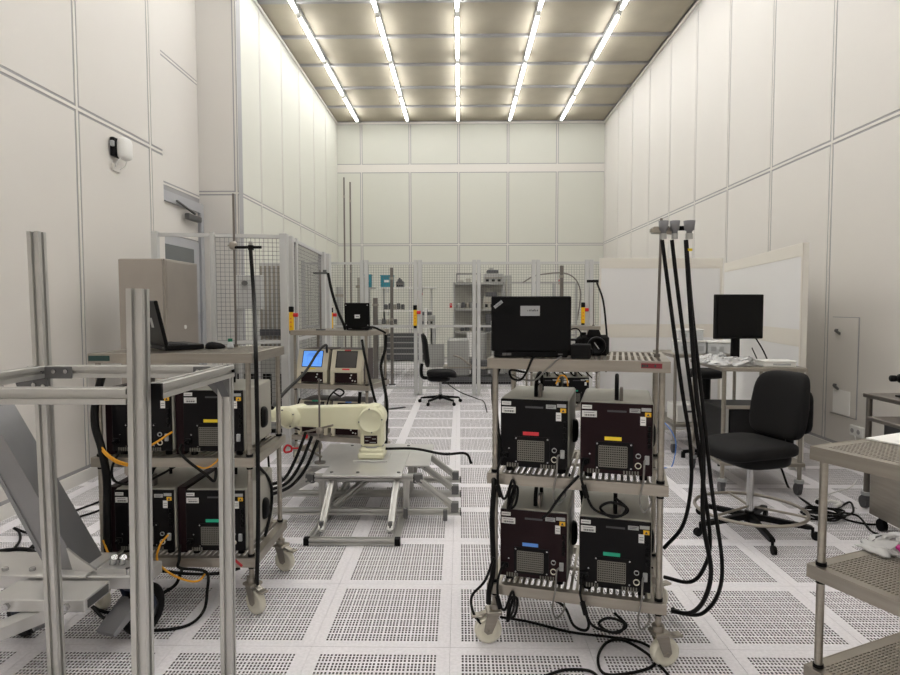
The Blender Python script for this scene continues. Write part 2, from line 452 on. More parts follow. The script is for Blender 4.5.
fence_run('safety_fence', 'long mesh safety fence with gates across the cell in front of the white shelving',
          [(x, 10.1) for x in fx], FH+0.03, rl, by, 0.06)
def interlock(label, loc, red=True, s=1.0):
    t = thing('interlock_switch', label, 'switch', loc, 0, None)
    bx('body', 'yellow', t, -0.03*s, 0.03*s, -0.05, -0.01, 0, 0.26*s, 0.006)
    bx('head', 'black', t, -0.032*s, 0.032*s, -0.055, -0.01, 0.26*s, 0.34*s, 0.008)
    bx('base', 'black', t, -0.025*s, 0.025*s, -0.048, -0.01, -0.04*s, 0.0)
    MB().cyl((0.03*s, -0.03, 0.22*s), (0.09*s, -0.035, 0.22*s), 0.028*s, 12).build('red_button', 'red', t)
    for z in (0.06, 0.12, 0.17): MB().cyl((0, -0.05, z*s), (0, -0.056, z*s), 0.012*s, 10).build('screw', 'orange', t)
interlock('yellow interlock switch with red knob on the gate post by the far bench', (-0.74, 10.06, 1.16))
interlock('yellow interlock switch with red knob on the gate post by the tall pipe rack', (2.02, 10.06, 1.20))
interlock('yellow interlock switch on the mesh fence post beside the tall rods', (-2.13, 10.06, 1.12))
interlock('yellow and black interlock switch fixed to the corner post by the doorway bay', (-1.70, 6.14, 1.235), s=0.72)

# wall-mounted sensor box on the near wall
t = thing('wall_beacon', 'white rounded access point on a dark bracket high on the panelled wall', 'access point', (XL+0.0, 5.62, 2.93))
bx('bracket', 'black', t, 0.0, 0.04, -0.08, 0.06, -0.08, 0.09, 0.008)
MB().soft((0.085, 0.02, 0.0), (0.10, 0.15, 0.20), 0.5, 0.6, 20, 12).build('cover', 'white', t)
bx('arm', 'sticker_grey', t, 0.02, 0.05, -0.11, -0.08, 0.0, 0.05, 0.004)
bx('junction_plate', 'wall_trim', t, 0.0, 0.018, -0.05, 0.06, -0.21, -0.14, 0.004)
MB().tube([(0.08, 0.05, -0.09), (0.06, 0.07, -0.14), (0.015, 0.05, -0.18)], 0.005).tube([(0.07, -0.03, -0.09), (0.05, -0.06, -0.14), (0.015, -0.03, -0.18)], 0.005).build('lead', 'white', t)

# ------------------------------------------------------------------ carts
def slat_grid(W_, D_):
    n = int((W_-0.05)/0.0255); x0 = -n*0.0255/2
    return [(x0+k*0.0255+0.005, x0+k*0.0255+0.019) for k in range(n)], [(-D_/2+0.035, -0.01), (0.01, D_/2-0.035)]
def slot_grid(W_, D_):
    n = int((W_-0.06)/0.021); m = int((D_-0.06)/0.0115)
    return [(-n*0.0105+k*0.021+0.003, -n*0.0105+k*0.021+0.018) for k in range(n)], [(-m*0.00575+k*0.0115+0.003, -m*0.00575+k*0.0115+0.0085) for k in range(m)]
_c = {}
def caster_meshes():
    fork = MB().cyl((0, 0, 0.15), (0, 0, 0.175), 0.024, 12).box(-0.035, 0.035, -0.028, 0.04, 0.135, 0.15, 0.004)
    for x in (-0.026, 0.022): fork.prism([(-0.022, 0.14), (0.035, 0.14), (0.05, 0.06), (0.035, 0.045), (0.015, 0.05)], (x, 0, 0), (0, 1, 0), (0, 0, 1), (0.004, 0, 0))
    fork.cyl((-0.03, 0.03, 0.06), (0.03, 0.03, 0.06), 0.008, 8)
    wheel = MB().lathe((-0.019, 0.03, 0.06), (1, 0, 0), [(0.0, 0.004), (0.02, 0.002), (0.025, 0.006), (0.042, 0.006), (0.048, 0.0), (0.058, 0.004), (0.06, 0.012), (0.06, 0.026), (0.058, 0.034), (0.048, 0.038), (0.042, 0.032), (0.025, 0.032), (0.0, 0.034)], 28)
    brake = MB().box(-0.02, 0.02, 0.055, 0.105, 0.118, 0.128, 0.003).bar((0, 0.03, 0.14), (0, 0.07, 0.125), 0.03, 0.008)
    return fork.mesh('caster', 'steel'), wheel.mesh('wheel', 'nylon'), brake.mesh('brake_lever', 'steel')
FK, WH, BK = caster_meshes()
def cart(label, loc, rz, W_=0.78, D_=0.53, shelves=(0.275, 0.76, 1.257), spins=(0.6, 2.2, 2.8, 4.0), slots=False, post_top=None):
    t = thing('utility_cart', label, 'cart', loc, rz)
    grid = slot_grid if slots else slat_grid
    for i, z in enumerate(shelves):
        key = (W_, D_, slots)
        if key not in _c:
            xs_, ys_ = grid(W_, D_)
            rim = MB()
            for (a, b, c, d_) in ((-W_/2, W_/2, -D_/2, -D_/2+0.004), (-W_/2, W_/2, D_/2-0.004, D_/2), (-W_/2, -W_/2+0.004, -D_/2+0.004, D_/2-0.004), (W_/2-0.004, W_/2, -D_/2+0.004, D_/2-0.004)):
                rim.box(a, b, c, d_, -0.045, 0.0)
            _c[key] = (rim.mesh('shelf', 'steel'), perforated(W_-0.008, D_-0.008, xs_, ys_, 0.012 if not slots else 0.006, -0.001).mesh('shelf_deck', 'steel'))
        s_ = link('shelf', _c[key][0], t, (0, 0, z)); stuff(link('shelf_deck', _c[key][1], s_))
    k = 0
    zt = post_top or shelves[-1]-0.012
    for sx in (-1, 1):
        for sy in (-1, 1):
            x, y = sx*(W_/2-0.03), sy*(D_/2-0.03)
            p = MB().cyl((x, y, 0.17), (x, y, zt), 0.0128, 16).build('post', 'steel', t)
            for z in shelves[:-1]:
                MB().cyl((x, y, z), (x, y, z+0.012), 0.0165, 14).build('collar', 'rubber', p)
                MB().cyl((x, y, z-0.06), (x, y, z-0.052), 0.015, 14).build('collar', 'rubber', p)
            f = link('caster', FK, t, (x, y, 0.0), spins[k]); k += 1
            link('wheel', WH, f); link('brake_lever', BK, f)
    return t
C3, C3R = (0.541, 2.754, 0.0), R(-14.7)
C1, C1R = (-1.368, 3.098, 0.0), R(0.0)
C2, C2R = (-1.14, 5.80, 0.0), R(-14)
C5, C5R = (1.15, 6.95, 0.0), R(0)
C4R = R(24)
C4 = at((1.168, 2.028, 0), C4R, (0.39, -0.265, 0))
c3 = cart('steel cart with a maroon tag, carrying the big laptop, camera and funnel rod', C3, C3R, W_=0.74, spins=(1.9, -2.6, -1.1, -0.9))
c1 = cart('steel cart behind the extrusion frame, carrying mouse, bottle and open laptop', C1, C1R, spins=(1.0, 2.2, -2.2, -2.0))
c2 = cart('steel cart behind the robot arm, carrying touchscreen instruments and a small laptop', C2, C2R)
c5 = cart('distant steel cart behind the big laptop, with cables over two instruments', C5, C5R, shelves=(0.37, 0.80, 1.257))
c4 = cart('steel cart with slotted shelves holding a white sheet and plastic bag', C4, C4R, shelves=(0.26, 0.61, 1.01), slots=True)
bx('tag_label', 'tape_maroon', c3, 0.258, 0.338, -0.2668, -0.265, 1.229, 1.249)
b = MB()
for i, (a, e) in enumerate([(0.261, 0.268), (0.270, 0.275), (0.278, 0.285), (0.308, 0.315)]): b.box(a, e, -0.2676, -0.2668, 1.234, 1.244)
stuff(b.build('tag_print', 'tape_dkgreen', c3))
bx('tag_label', 'tape_dkgreen', c1, -0.386, -0.285, -0.2668, -0.265, 1.222, 1.247)

# ------------------------------------------------------------------ boxed instruments (seen from their black rear panel)
def shared(name, m, fn):
    if name not in _c: _c[name] = fn().mesh(name.split('/')[0], m)
    return _c[name]
BW, BD, BH = 0.292, 0.43, 0.322
def ring_mb():
    b = MB()
    b.lathe((0, 0, 0), (0, -1, 0), [(0.0098, 0.0), (0.010, 0.005), (0.0125, 0.006), (0.0132, 0.0)], 18)
    return b
def grille_mb():
    nx, nz = 13, 9; b = MB(); w, h = 0.112, 0.085
    # perforated guard: staggered bars leave open cells
    for k in range(nx+1): b.box(k*w/nx-0.0016, k*w/nx+0.0016, -0.003, -0.001, 0, h)
    for j in range(nz+1): b.box(0, w, -0.0035, -0.0015, j*h/nz-0.0022, j*h/nz+0.0022)
    return b
def ibox(label, base, rz, local, tape, maroon=True, group=None, stickers=True, rz2=0.0):
    loc = at(base, rz, local)
    t = thing('instrument_box', label, 'instrument', loc, rz+rz2, group)
    w, d_, h = BW, BD, BH
    body = link('case', shared('case', 'case_grey', lambda: MB().box(-w/2, w/2, 0.012, d_, 0.022, h, 0.008)), t)
    link('rear_panel', shared('rear_panel/%d' % maroon, 'panel_maroon' if maroon else 'panel_black', lambda: MB().box(-w/2+0.003, w/2-0.003, 0, 0.013, 0.025, h-0.004, 0.002)), t)
    for x in (-0.11, 0.11):
        for y in (0.04, d_-0.05): link('foot', shared('foot', 'rubber', lambda: MB().cyl((0, 0, 0), (0, 0, 0.022), 0.016, 12)), t, (x, y, 0))
    gp = link('fan_plate', shared('fan_plate', 'panel_black', lambda: MB().box(-0.082, 0.068, -0.002, 0.001, 0.042, 0.158)), t)
    link('fan_guard', shared('fan_guard', 'grille', grille_mb), gp, (-0.068, 0.0, 0.055))
    scr = link('screws', shared('screws', 'bolt', lambda: [MB().cyl((x, 0.0, z), (x, -0.004, z), 0.0035, 8) for x, z in ((0, 0),)][0]), gp, (-0.075, -0.001, 0.150))
    for x, z in ((0.06, 0.150), (-0.075, 0.049), (0.06, 0.052), (0.088, 0.115), (-0.105, 0.105)): link('screw', _c['screws'], gp, (x, -0.001, z))
    link('coax_port', shared('coax_port', 'nylon', ring_mb), t, (0.088, -0.001, 0.066)); link('coax_port', shared('coax_port/2', 'sticker_grey', ring_mb), t, (0.088, -0.001, 0.106)).scale = (0.8, 1, 0.8)
    for k in range(4): link('connector', shared('connector', 'black', lambda: MB().box(-0.006, 0.006, -0.012, 0, -0.009, 0.009, 0.002)), t, (0.13, 0, 0.15+0.024*k))
    link('data_port', shared('data_port', 'sticker_grey', lambda: MB().box(-0.009, 0.009, -0.01, 0, -0.018, 0.018, 0.002)), t, (0.122, 0, 0.092))
    link('power_inlet', shared('power_inlet', 'black', lambda: MB().box(-0.016, 0.016, -0.012, 0, -0.012, 0.012, 0.003).cyl((0, -0.012, 0), (0, -0.03, -0.006), 0.009, 8)), t, (-0.122, 0, 0.075))
    ridge = MB()
    for k in range(5): ridge.box(-0.115+k*0.011, -0.109+k*0.011, -0.004, 0.0, 0.024, 0.042)
    for k in range(6): ridge.box(0.03+k*0.011, 0.036+k*0.011, -0.004, 0.0, 0.024, 0.042)
    stuff(link('vent_fins', shared('vent_fins', 'grille', lambda: ridge), t))
    if tape: link('tape', shared('tape/'+tape, tape, lambda: MB().box(-0.034, 0.034, -0.0015, 0, -0.0075, 0.0075)), t, (-0.012, -0.0005, 0.172))
    if stickers:
        for n, (x0, x1, z0, z1, m) in enumerate([(-0.138, -0.098, 0.292, 0.308, 'sticker'), (-0.138, -0.078, 0.258, 0.284, 'sticker'), (0.052, 0.094, 0.283, 0.300, 'sticker_grey'), (0.098, 0.136, 0.290, 0.304, 'sticker_grey'), (0.094, 0.116, 0.232, 0.268, 'sticker'), (0.112, 0.136, 0.268, 0.286, 'warn'), (-0.036, 0.04, 0.282, 0.290, 'print_dark')]):
            key = 'sticker/%d' % n
            link('sticker', shared(key, m, lambda: MB().box(x0, x1, -0.0012, 0, z0, z1)), t)
        def marks():
            b = MB()
            for k in range(14): b.box(-0.128+k*0.0032, -0.1268+k*0.0032+0.0008*(k % 3), -0.0018, -0.0012, 0.262, 0.270)
            b.box(-0.130, -0.088, -0.0018, -0.0012, 0.276, 0.278); b.box(-0.134, -0.104, -0.0018, -0.0012, 0.299, 0.301)
            b.box(0.058, 0.088, -0.0018, -0.0012, 0.294, 0.296); b.box(0.058, 0.084, -0.0018, -0.0012, 0.288, 0.290)
            b.box(0.097, 0.113, -0.0018, -0.0012, 0.254, 0.256); b.box(0.097, 0.113, -0.0018, -0.0012, 0.244, 0.246)
            b.prism([(0.118, 0.271), (0.130, 0.271), (0.124, 0.283)], (0, -0.0018, 0), (1, 0, 0), (0, 0, 1), (0, 0.0006, 0))
            return b
        stuff(link('sticker_print', shared('sticker_print', 'print_dark', marks), t))
    # strap handle on top, air intake cover on the side
    link('handle', shared('handle', 'rubber', lambda: MB().tube([(0, 0.07, h-0.005), (0, 0.075, h+0.05), (0, 0.13, h+0.085), (0, 0.22, h+0.088), (0, 0.275, h+0.05), (0, 0.28, h-0.005)], 0.0085, 8)), t)
    link('handle_plate', shared('handle_plate', 'steel_dark', lambda: MB().box(0.012, 0.026, 0.05, 0.09, h-0.005, h+0.055, 0.003)), t)
    link('side_intake', shared('side_intake', 'black', lambda: MB().soft((w/2, 0.28, 0.14), (0.05, 0.07, 0.11), 0.6, 0.6, 14, 10)), t)
    return t
ibox('black instrument with red tape on the shelf below the big laptop', C3, C3R, (-0.175, -0.225, 0.76), 'tape_red', False)
ibox('maroon instrument with yellow tape on the middle shelf below the digital camera', C3, C3R, (0.165, -0.235, 0.76), 'tape_yellow')
ibox('maroon instrument with blue tape under the red taped one', C3, C3R, (-0.175, -0.225, 0.275), 'tape_blue')
ibox('black instrument with green tape and grey lead, on the maroon tagged cart', C3, C3R, (0.165, -0.235, 0.275), 'tape_green', False)
ibox('black instrument with yellow lead on the middle shelf behind the extrusion post', C1, C1R, (-0.16, -0.23, 0.76), None, False)
ibox('black instrument with yellow tape and dark red side, behind the extrusion frame', C1, C1R, (0.188, -0.235, 0.76), 'tape_yellow', False)
ibox('black instrument with drooping yellow lead on the bottom shelf behind the extrusion post', C1, C1R, (-0.16, -0.23, 0.275), None, False)
ibox('black instrument with green tape on the bottom shelf behind the extrusion frame', C1, C1R, (0.188, -0.235, 0.275), 'tape_green', False)
ibox('distant black instrument with yellow lead on the cart behind the big laptop', C5, C5R, (-0.175, -0.23, 0.37), None, False, stickers=True)
ibox('distant black instrument with green tape on the cart behind the big laptop', C5, C5R, (0.135, -0.23, 0.37), 'tape_green', False, stickers=True)
# separate dark red side boards beside the left cart instruments
for z, w_ in ((0.76, 'upper'), (0.275, 'lower')):
    for x, n in ((-0.331, 'beside the instrument with a yellow lead'), (0.012, 'between two black instruments')):
        o = MB().box(-0.022, 0.022, 0, 0.36, 0.0, 0.325, 0.003).build('divider_board', 'panel_maroon', None, at(C1, C1R, (x, -0.20, z)), C1R)
        tag(o, 'dark red upright board %s on the %s' % (n, 'middle shelf' if w_ == 'upper' else 'bottom shelf'), 'board')

# touchscreen instruments on the cart behind the robot
def touch(label, local, lit, tape, tcol=None):
    t = thing('touchscreen_instrument', label, 'instrument', at(C2, C2R, local), C2R+R(6))
    sy = lambda poly, x0, x1, m, n, p=t: MB().prism(poly, (x0, 0, 0), (0, 1, 0), (0, 0, 1), (x1-x0, 0, 0)).build(n, m, p)
    sy([(0.06, 0.02), (0.42, 0.02), (0.42, 0.315), (0.13, 0.315), (0.07, 0.14)], -0.145, 0.145, 'bezel_brown', 'case')
    fr = MB()
    slope = Vector((0, 0.075, 0.195)).normalized(); nrm = Vector((0, -slope.z, slope.y))
    o0 = Vector((0, 0.018, 0.125))
    def slab(mb, a, b, c, d_, t0, t1):
        vs = []
        for x in (a, b):
            for q in (c, d_):
                for e in (t0, t1): vs.append(Vector((x, 0, 0))+o0+slope*q+nrm*e)
        mb.add(vs, [(0,1,3,2), (4,6,7,5), (0,4,5,1), (2,3,7,6), (0,2,6,4), (1,5,7,3)]); return mb
    slab(fr, -0.15, 0.15, 0.0, 0.205, -0.055, 0.0)
    fr.build('bezel', 'bezel', t)
    lo = MB().box(-0.15, -0.11, 0.012, 0.09, 0.0, 0.128, 0.004).box(0.11, 0.15, 0.012, 0.09, 0.0, 0.128, 0.004).box(-0.11, 0.11, 0.014, 0.09, 0.108, 0.128)
    lo.build('lower_bezel', 'bezel', t)
    bx('port_panel', 'panel_maroon', t, -0.11, 0.11, 0.03, 0.09, 0.012, 0.108)
    for x, z in ((0.04, 0.06), (0.06, 0.035), (0.085, 0.03), (0.05, 0.085)): MB().cyl((x, 0.03, z), (x, 0.024, z), 0.007, 8).build('port', 'sticker', t)
    s_ = slab(MB(), -0.098, 0.092, 0.035, 0.185, 0.0, 0.003).build('screen', 'screen_blue' if lit else 'screen_off', t)
    slab(slab(slab(slab(MB(), -0.103, 0.097, 0.03, 0.035, 0, 0.006), -0.103, 0.097, 0.185, 0.19, 0, 0.006), -0.103, -0.098, 0.03, 0.19, 0, 0.006), 0.092, 0.097, 0.03, 0.19, 0, 0.006).build('screen_frame', 'black', t)
    if lit:
        g = MB()
        for k, (a, b) in enumerate([(-0.05, 0.06), (-0.06, 0.05), (-0.07, 0.075)]): slab(g, a, b, 0.158-0.012*k, 0.162-0.012*k, 0.003, 0.0035)
        for x in (-0.055, 0.0, 0.055): slab(g, x, x+0.002, 0.05, 0.13, 0.003, 0.0035)
        g.build('screen_graphics', 'screen_text', s_)
    if tape: slab(MB(), -0.035, 0.035, 0.008, 0.022, 0.0, 0.002).build('tape', tape, t)
    if tcol: slab(MB(), -0.03, 0.03, 0.192, 0.203, 0.0, 0.002).build('tape', tcol, t)
touch('beige instrument with a lit blue touchscreen on the cart behind the robot', (-0.20, -0.23, 0.76), True, 'tape_yellow')
touch('beige instrument with a dark touchscreen and red tapes above the robot', (0.145, -0.23, 0.76), False, 'tape_red', 'tape_red')
touch('beige instrument with green tape, low behind the arm of the robot', (-0.20, -0.23, 0.275), False, 'tape_green', 'tape_green')
touch('beige instrument with blue tape, low behind the column of the robot', (0.145, -0.23, 0.275), False, 'tape_blue', 'tape_blue')

# ------------------------------------------------------------------ laptops and desk things
def laptop(label, loc, rz, w, d_, open_deg, size, label_kind):
    t = thing('laptop', label, 'laptop', loc, rz)
    # hinge runs along x at y=0; the base goes to +y and the lid's outer face looks to -y
    bx('base', 'black', t, -w/2+0.012, w/2-0.012, 0.0, d_, 0.004, 0.030, 0.004)
    bx('keyboard', 'black_soft', t, -w/2+0.03, w/2-0.03, 0.03, d_*0.6, 0.030, 0.033)
    b = MB()
    for x in (-w*0.36, -w*0.30): b.box(x, x+0.018, -0.001, 0, 0.012, 0.022)
    b.box(w*0.34, w*0.40, -0.001, 0, 0.014, 0.020)
    b.build('ports', 'bracket', t)
    a = R(open_deg); hl = size
    lid = MB().box(-w/2, w/2, -0.010, 0.008, 0.0, hl, 0.004).build('lid', 'black', t)
    lid.location = (0, 0.006, 0.030); lid.rotation_euler = ((a-R(90)), 0, 0)
    bx('screen', 'screen_off', lid, -w/2+0.015, w/2-0.015, 0.008, 0.0088, 0.015, hl-0.015)
    for x in (-w*0.38, w*0.38): MB().cyl((x-0.02, 0.006, 0.030), (x+0.02, 0.006, 0.030), 0.009, 10).build('hinge', 'black', t)
    return t, lid
lt, ld = laptop('large black laptop with a grey label strip on its upright lid', at(C3, C3R, (-0.188, -0.232, 1.257)), R(-3), 0.335, 0.245, 92, 0.232, 1)
o = bx('label_strip', 'sticker_grey', ld, -0.045, 0.036, -0.0115, -0.0102, 0.150, 0.192)
b = MB()
for k, x in enumerate([-0.016, -0.008, -0.002, 0.004, 0.008, 0.013, 0.018, 0.024]): b.box(x, x+0.003+0.001*(k % 2), -0.0121, -0.0115, 0.169, 0.174+0.002*(k % 3))
b.build('label_print', 'print_dark', o)
lg = bpy.data.curves.new('logo', 'FONT'); lg.body = 'ThinkPad'; lg.size = 0.0135; lg.extrude = 0.0004; lg.align_x = 'CENTER'
to = bpy.data.objects.new('logo_text', lg); C.objects.link(to)
dg = bpy.context.evaluated_depsgraph_get(); me = bpy.data.meshes.new_from_object(to.evaluated_get(dg)); bpy.data.objects.remove(to)
me.materials.clear(); me.materials.append(M['print_dark'])
pl = MB().box(-0.021, 0.021, -0.001, 0, -0.006, 0.007, 0.0004).build('logo_plate', 'sticker_grey', ld, (-0.138, -0.0102, 0.198)); pl.rotation_euler = (0, R(-38), 0)
lo = link('logo_text', me, pl, (0, -0.0014, -0.004)); lo.scale = (0.62, 0.8, 1); lo.rotation_euler = (R(90), 0, 0)
lt2, ld2 = laptop('small black laptop with a white sticker, on the cart of touchscreen instruments', at(C2, C2R, (0.245, -0.17, 1.257)), R(-2), 0.232, 0.2, 96, 0.225, 2)
o = bx('label_strip', 'sticker', ld2, -0.022, 0.026, -0.0115, -0.0102, 0.085, 0.118); b = MB()
for k in range(4): b.box(-0.012+k*0.008, -0.006+k*0.008, -0.0121, -0.0115, 0.097, 0.106)
b.build('label_print', 'print_dark', o)
for x, z in ((-0.10, 0.205), (0.098, 0.205), (-0.10, 0.02), (0.098, 0.02)): MB().cyl((x, -0.0102, z), (x, -0.0115, z), 0.005, 8).build('lid_mark', 'sticker_grey', ld2)
lt3, ld3 = laptop('open black laptop turned sideways on the cart beside a mouse', (-1.555, 3.08, 1.257), R(-48), 0.33, 0.19, 102, 0.225, 3)
bx('sticker', 'sticker_grey', ld3, 0.02, 0.06, -0.0115, -0.0102, 0.09, 0.14)
t = thing('computer_mouse', 'black computer mouse beside the bottle on the cart', 'mouse', (-1.29, 3.18, 1.257), R(60))
def mw(p): p.z = p.z*(1.0-0.35*(p.x/0.06)) if p.z > 0 else p.z*0.2; return p
MB().soft((0, 0, 0.004), (0.115, 0.062, 0.06), 0.8, 0.8, 18, 10, mw).build('shell', 'black_soft', t)
bx('wheel', 'bracket', t, 0.02, 0.035, -0.003, 0.003, 0.02, 0.028)
t = thing('dropper_bottle', 'small clear bottle with a green cap on the cart', 'bottle', (-1.215, 3.19, 1.257))
MB().lathe((0, 0, 0), (0, 0, 1), [(0, 0.0), (0.017, 0.001), (0.018, 0.01), (0.013, 0.032), (0.010, 0.038)], 14).build('bottle_body', 'clear_plastic', t)
MB().cyl((0, 0, 0.036), (0, 0, 0.052), 0.012, 14).build('cap', 'green_cap', t)
# power brick, camera on the laptop cart
t = thing('power_brick', 'matt black power brick between the big laptop and camera', 'adapter', at(C3, C3R, (0.018, -0.215, 1.257)), C3R)
bx('brick', 'black_soft', t, -0.04, 0.04, 0.0, 0.07, 0.0, 0.06, 0.004)
bx('socket', 'black', t, 0.04, 0.046, 0.02, 0.05, 0.015, 0.04)
t = thing('digital_camera', 'black digital camera with its lens facing forward on the laptop cart', 'camera', at(C3, C3R, (0.062, -0.03, 1.257)), C3R+R(4))
bx('body', 'black_soft', t, -0.068, 0.068, -0.01, 0.045, 0.0, 0.092, 0.012)
MB().prism([(-0.03, 0.088), (0.034, 0.088), (0.024, 0.115), (-0.02, 0.115)], (0, -0.015, 0), (1, 0, 0), (0, 0, 1), (0, 0.05, 0)).build('viewfinder_hump', 'black_soft', t)
ln = MB().lathe((0.012, -0.01, 0.048), (0, -1, 0), [(0.036, 0.0), (0.036, 0.02), (0.039, 0.022), (0.039, 0.055), (0.036, 0.062), (0.030, 0.062), (0.026, 0.05), (0.0, 0.046)], 24).build('lens', 'black', t)
MB().tube([(0.012+0.0375*math.cos(a*math.pi/12), -0.064, 0.048+0.0375*math.sin(a*math.pi/12)) for a in range(24)], 0.002, 6, True, 1).build('lens_ring', 'bracket', ln)
bx('grip', 'black_soft', t, -0.075, -0.048, -0.03, 0.03, 0.0, 0.085, 0.01)
MB().cyl((-0.045, 0.015, 0.09), (-0.045, 0.015, 0.103), 0.014, 14).build('mode_dial', 'black', t)
MB().bar((0.002, -0.062, 0.062), (0.022, -0.062, 0.034), 0.002, 0.004).build('lens_mark', 'sticker_grey', ln)
t = thing('plug_adapter', 'small black plug block with white label behind the power brick', 'adapter', at(C3, C3R, (-0.03, -0.06, 1.257)), C3R)
bx('block', 'black', t, -0.03, 0.03, 0, 0.05, 0, 0.075, 0.005); bx('sticker', 'sticker', t, -0.012, 0.014, -0.001, 0, 0.05, 0.066)
MB().tube([(-0.02, 0.02, 0.075), (-0.015, 0.02, 0.11), (0.02, 0.02, 0.12), (0.04, 0.02, 0.09), (0.05, 0.03, 0.004)], 0.003).build('lead', 'cable', t)

# ------------------------------------------------------------------ rods with clamps
def rod(label, loc, h, lean=(0, 0), base=True):
    t = thing('clamp_stand', label, 'stand', loc)
    MB().cyl((0, 0, 0.005), (lean[0], lean[1], h), 0.006, 10).build('rod', 'steel_dark', t)
    MB().cyl((0, 0, 0.0), (0, 0, 0.014), 0.013, 12).build('foot_nut', 'steel_dark', t)
    return t
rb = (0.847, 2.622, 1.257)
t = rod('thin leaning steel rod with clamp that holds three grey funnels', rb, 0.592, (0.010, 0.0))
f0 = (0.836, 2.600, 1.793)
fz = f0[2]-1.257
lx, ly = f0[0]-rb[0], f0[1]-rb[1]
MB().box(lx-0.028, lx+0.02, ly-0.03, ly+0.012, fz-0.012, fz+0.016, 0.004).bar((lx-0.04, ly-0.02, fz), (lx+0.06, ly-0.02, fz-0.012), 0.014, 0.014).bar((lx+0.02, ly-0.02, fz-0.016), (lx+0.07, ly-0.01, fz+0.035), 0.01, 0.012).build('clamp', 'steel', t)
MB().bar((lx+0.0, ly-0.005, fz+0.008), (lx+0.148, ly-0.005, fz+0.012), 0.012, 0.018).build('cross_bar', 'black', t)
for k, (px, r_) in enumerate([(661, 0.021), (672, 0.021), (686, 0.024)]):
    x = (px-658)*0.00428
    t2 = thing('funnel', ['small grey funnel nearest the rod on the clamp bar', 'small grey funnel in the middle of the clamp bar', 'wider grey funnel at the far end of the clamp bar'][k], 'funnel', (f0[0]+x, f0[1]-0.03, f0[2]-0.012))
    MB().lathe((0, 0, 0), (0, 0, 1), [(0.010, -0.02), (0.012, 0.008), (r_*0.82, 0.012), (r_, 0.05), (r_-0.003, 0.05), (r_*0.78, 0.016), (0.008, 0.01)], 18).build('cone', 'funnel', t2)
    MB().cyl((0, 0, -0.025), (0, 0, -0.002), r_*0.62, 14).build('collar', 'machine_grey', t2)
    if k == 2: MB().cyl((0, 0, -0.075), (0, 0, -0.065), r_*0.58, 14).build('tape_ring', 'tape_yellow', t2)
cord('hose', 'thin black hose hanging from the funnel nearest the rod', [(0.847, 2.580, 1.753), (0.884, 2.580, 1.502), (0.938, 2.570, 1.122), (0.971, 2.560, 0.911), (0.987, 2.580, 0.713), (0.986, 2.660, 0.510), (0.931, 2.740, 0.373)], 0.0085, 'hose', 'hose')
cord('hose', 'thin black hose hanging from the middle funnel', [(0.888, 2.580, 1.753), (0.918, 2.570, 1.502), (0.973, 2.550, 1.083), (1.017, 2.530, 0.749), (1.056, 2.540, 0.489), (1.057, 2.600, 0.342), (1.021, 2.660, 0.252), (0.933, 2.740, 0.238)], 0.0085, 'hose', 'hose')
cord('hose', 'thick black hose hanging from the wide funnel to the floor', [(0.943, 2.570, 1.752), (0.956, 2.560, 1.544), (0.985, 2.540, 1.127), (1.003, 2.500, 0.883), (1.009, 2.500, 0.589), (1.071, 2.560, 0.351), (1.068, 2.620, 0.190), (1.047, 2.720, 0.080), (0.994, 2.800, 0.048)], 0.010, 'hose', 'hose')
cord('hose', 'black hose splitting from the thick one and looping widest on the floor', [(0.955, 2.590, 1.712), (0.977, 2.580, 1.460), (1.015, 2.550, 1.083), (1.051, 2.520, 0.710), (1.112, 2.550, 0.399), (1.120, 2.600, 0.227), (1.085, 2.670, 0.106), (1.036, 2.740, 0.065), (1.001, 2.820, 0.048)], 0.0085, 'hose', 'hose')
rb = (-1.225, 3.30, 1.257)
t = rod('tall thin rod with a black cross bar, on the cart with the mouse', rb, 0.83, (0.0, 0.0))
fz = 0.54
MB().soft((0.0, -0.01, fz+0.01), (0.04, 0.04, 0.045), 0.6, 0.6, 12, 8).bar((-0.03, -0.01, fz+0.01), (0.02, -0.01, fz+0.01), 0.01, 0.01).build('clamp', 'steel', t)
MB().cyl((0.01, -0.02, fz), (0.155, -0.02, fz), 0.008, 10).cyl((0.098, -0.02, fz-0.015), (0.098, -0.02, fz+0.01), 0.016, 12).build('cross_bar', 'black', t)
bx('cable_grip', 'machine_grey', t, 0.088, 0.108, -0.03, -0.01, fz+0.01, fz+0.03, 0.003)
cord('hose', 'long black hose hanging from the cross bar past the cart shelves', [(-1.127, 3.275, 1.79), (-1.088, 3.200, 1.512), (-0.962, 2.840, 1.297), (-0.947, 2.800, 1.136), (-0.934, 2.760, 0.723), (-0.945, 2.780, 0.433), (-0.975, 2.840, 0.167), (-0.981, 2.870, 0.103)], 0.0105, 'hose', 'hose')
rb = at(C2, C2R, (-0.115, -0.19, 1.257))
t = rod('short rod with clamp on the cart of touchscreen instruments', rb, 0.56)
MB().cyl((0, 0, 0), (0, 0, 0.012), 0.045, 16).build('round_base', 'bracket', t)
MB().bar((-0.06, -0.01, 0.53), (0.07, -0.01, 0.53), 0.014, 0.02).box(0.03, 0.06, -0.02, 0.01, 0.54, 0.56).build('cross_bar', 'bracket', t)
cord('hose', 'black hose hanging from the short rod over the small laptop cart', [(-1.184, 5.460, 1.778), (-1.150, 5.460, 1.608), (-1.102, 5.480, 1.437), (-1.065, 5.520, 1.328), (-1.059, 5.580, 1.271)], 0.013, 'hose', 'hose')
cord('hose', 'black hose falling past the touchscreen instruments to the robot', [(-0.880, 5.440, 1.177), (-0.854, 5.380, 1.074), (-0.799, 5.360, 0.826), (-0.756, 5.360, 0.647), (-0.700, 5.400, 0.460)], 0.012, 'hose', 'hose')
rb = (1.50, 6.86, 1.257)
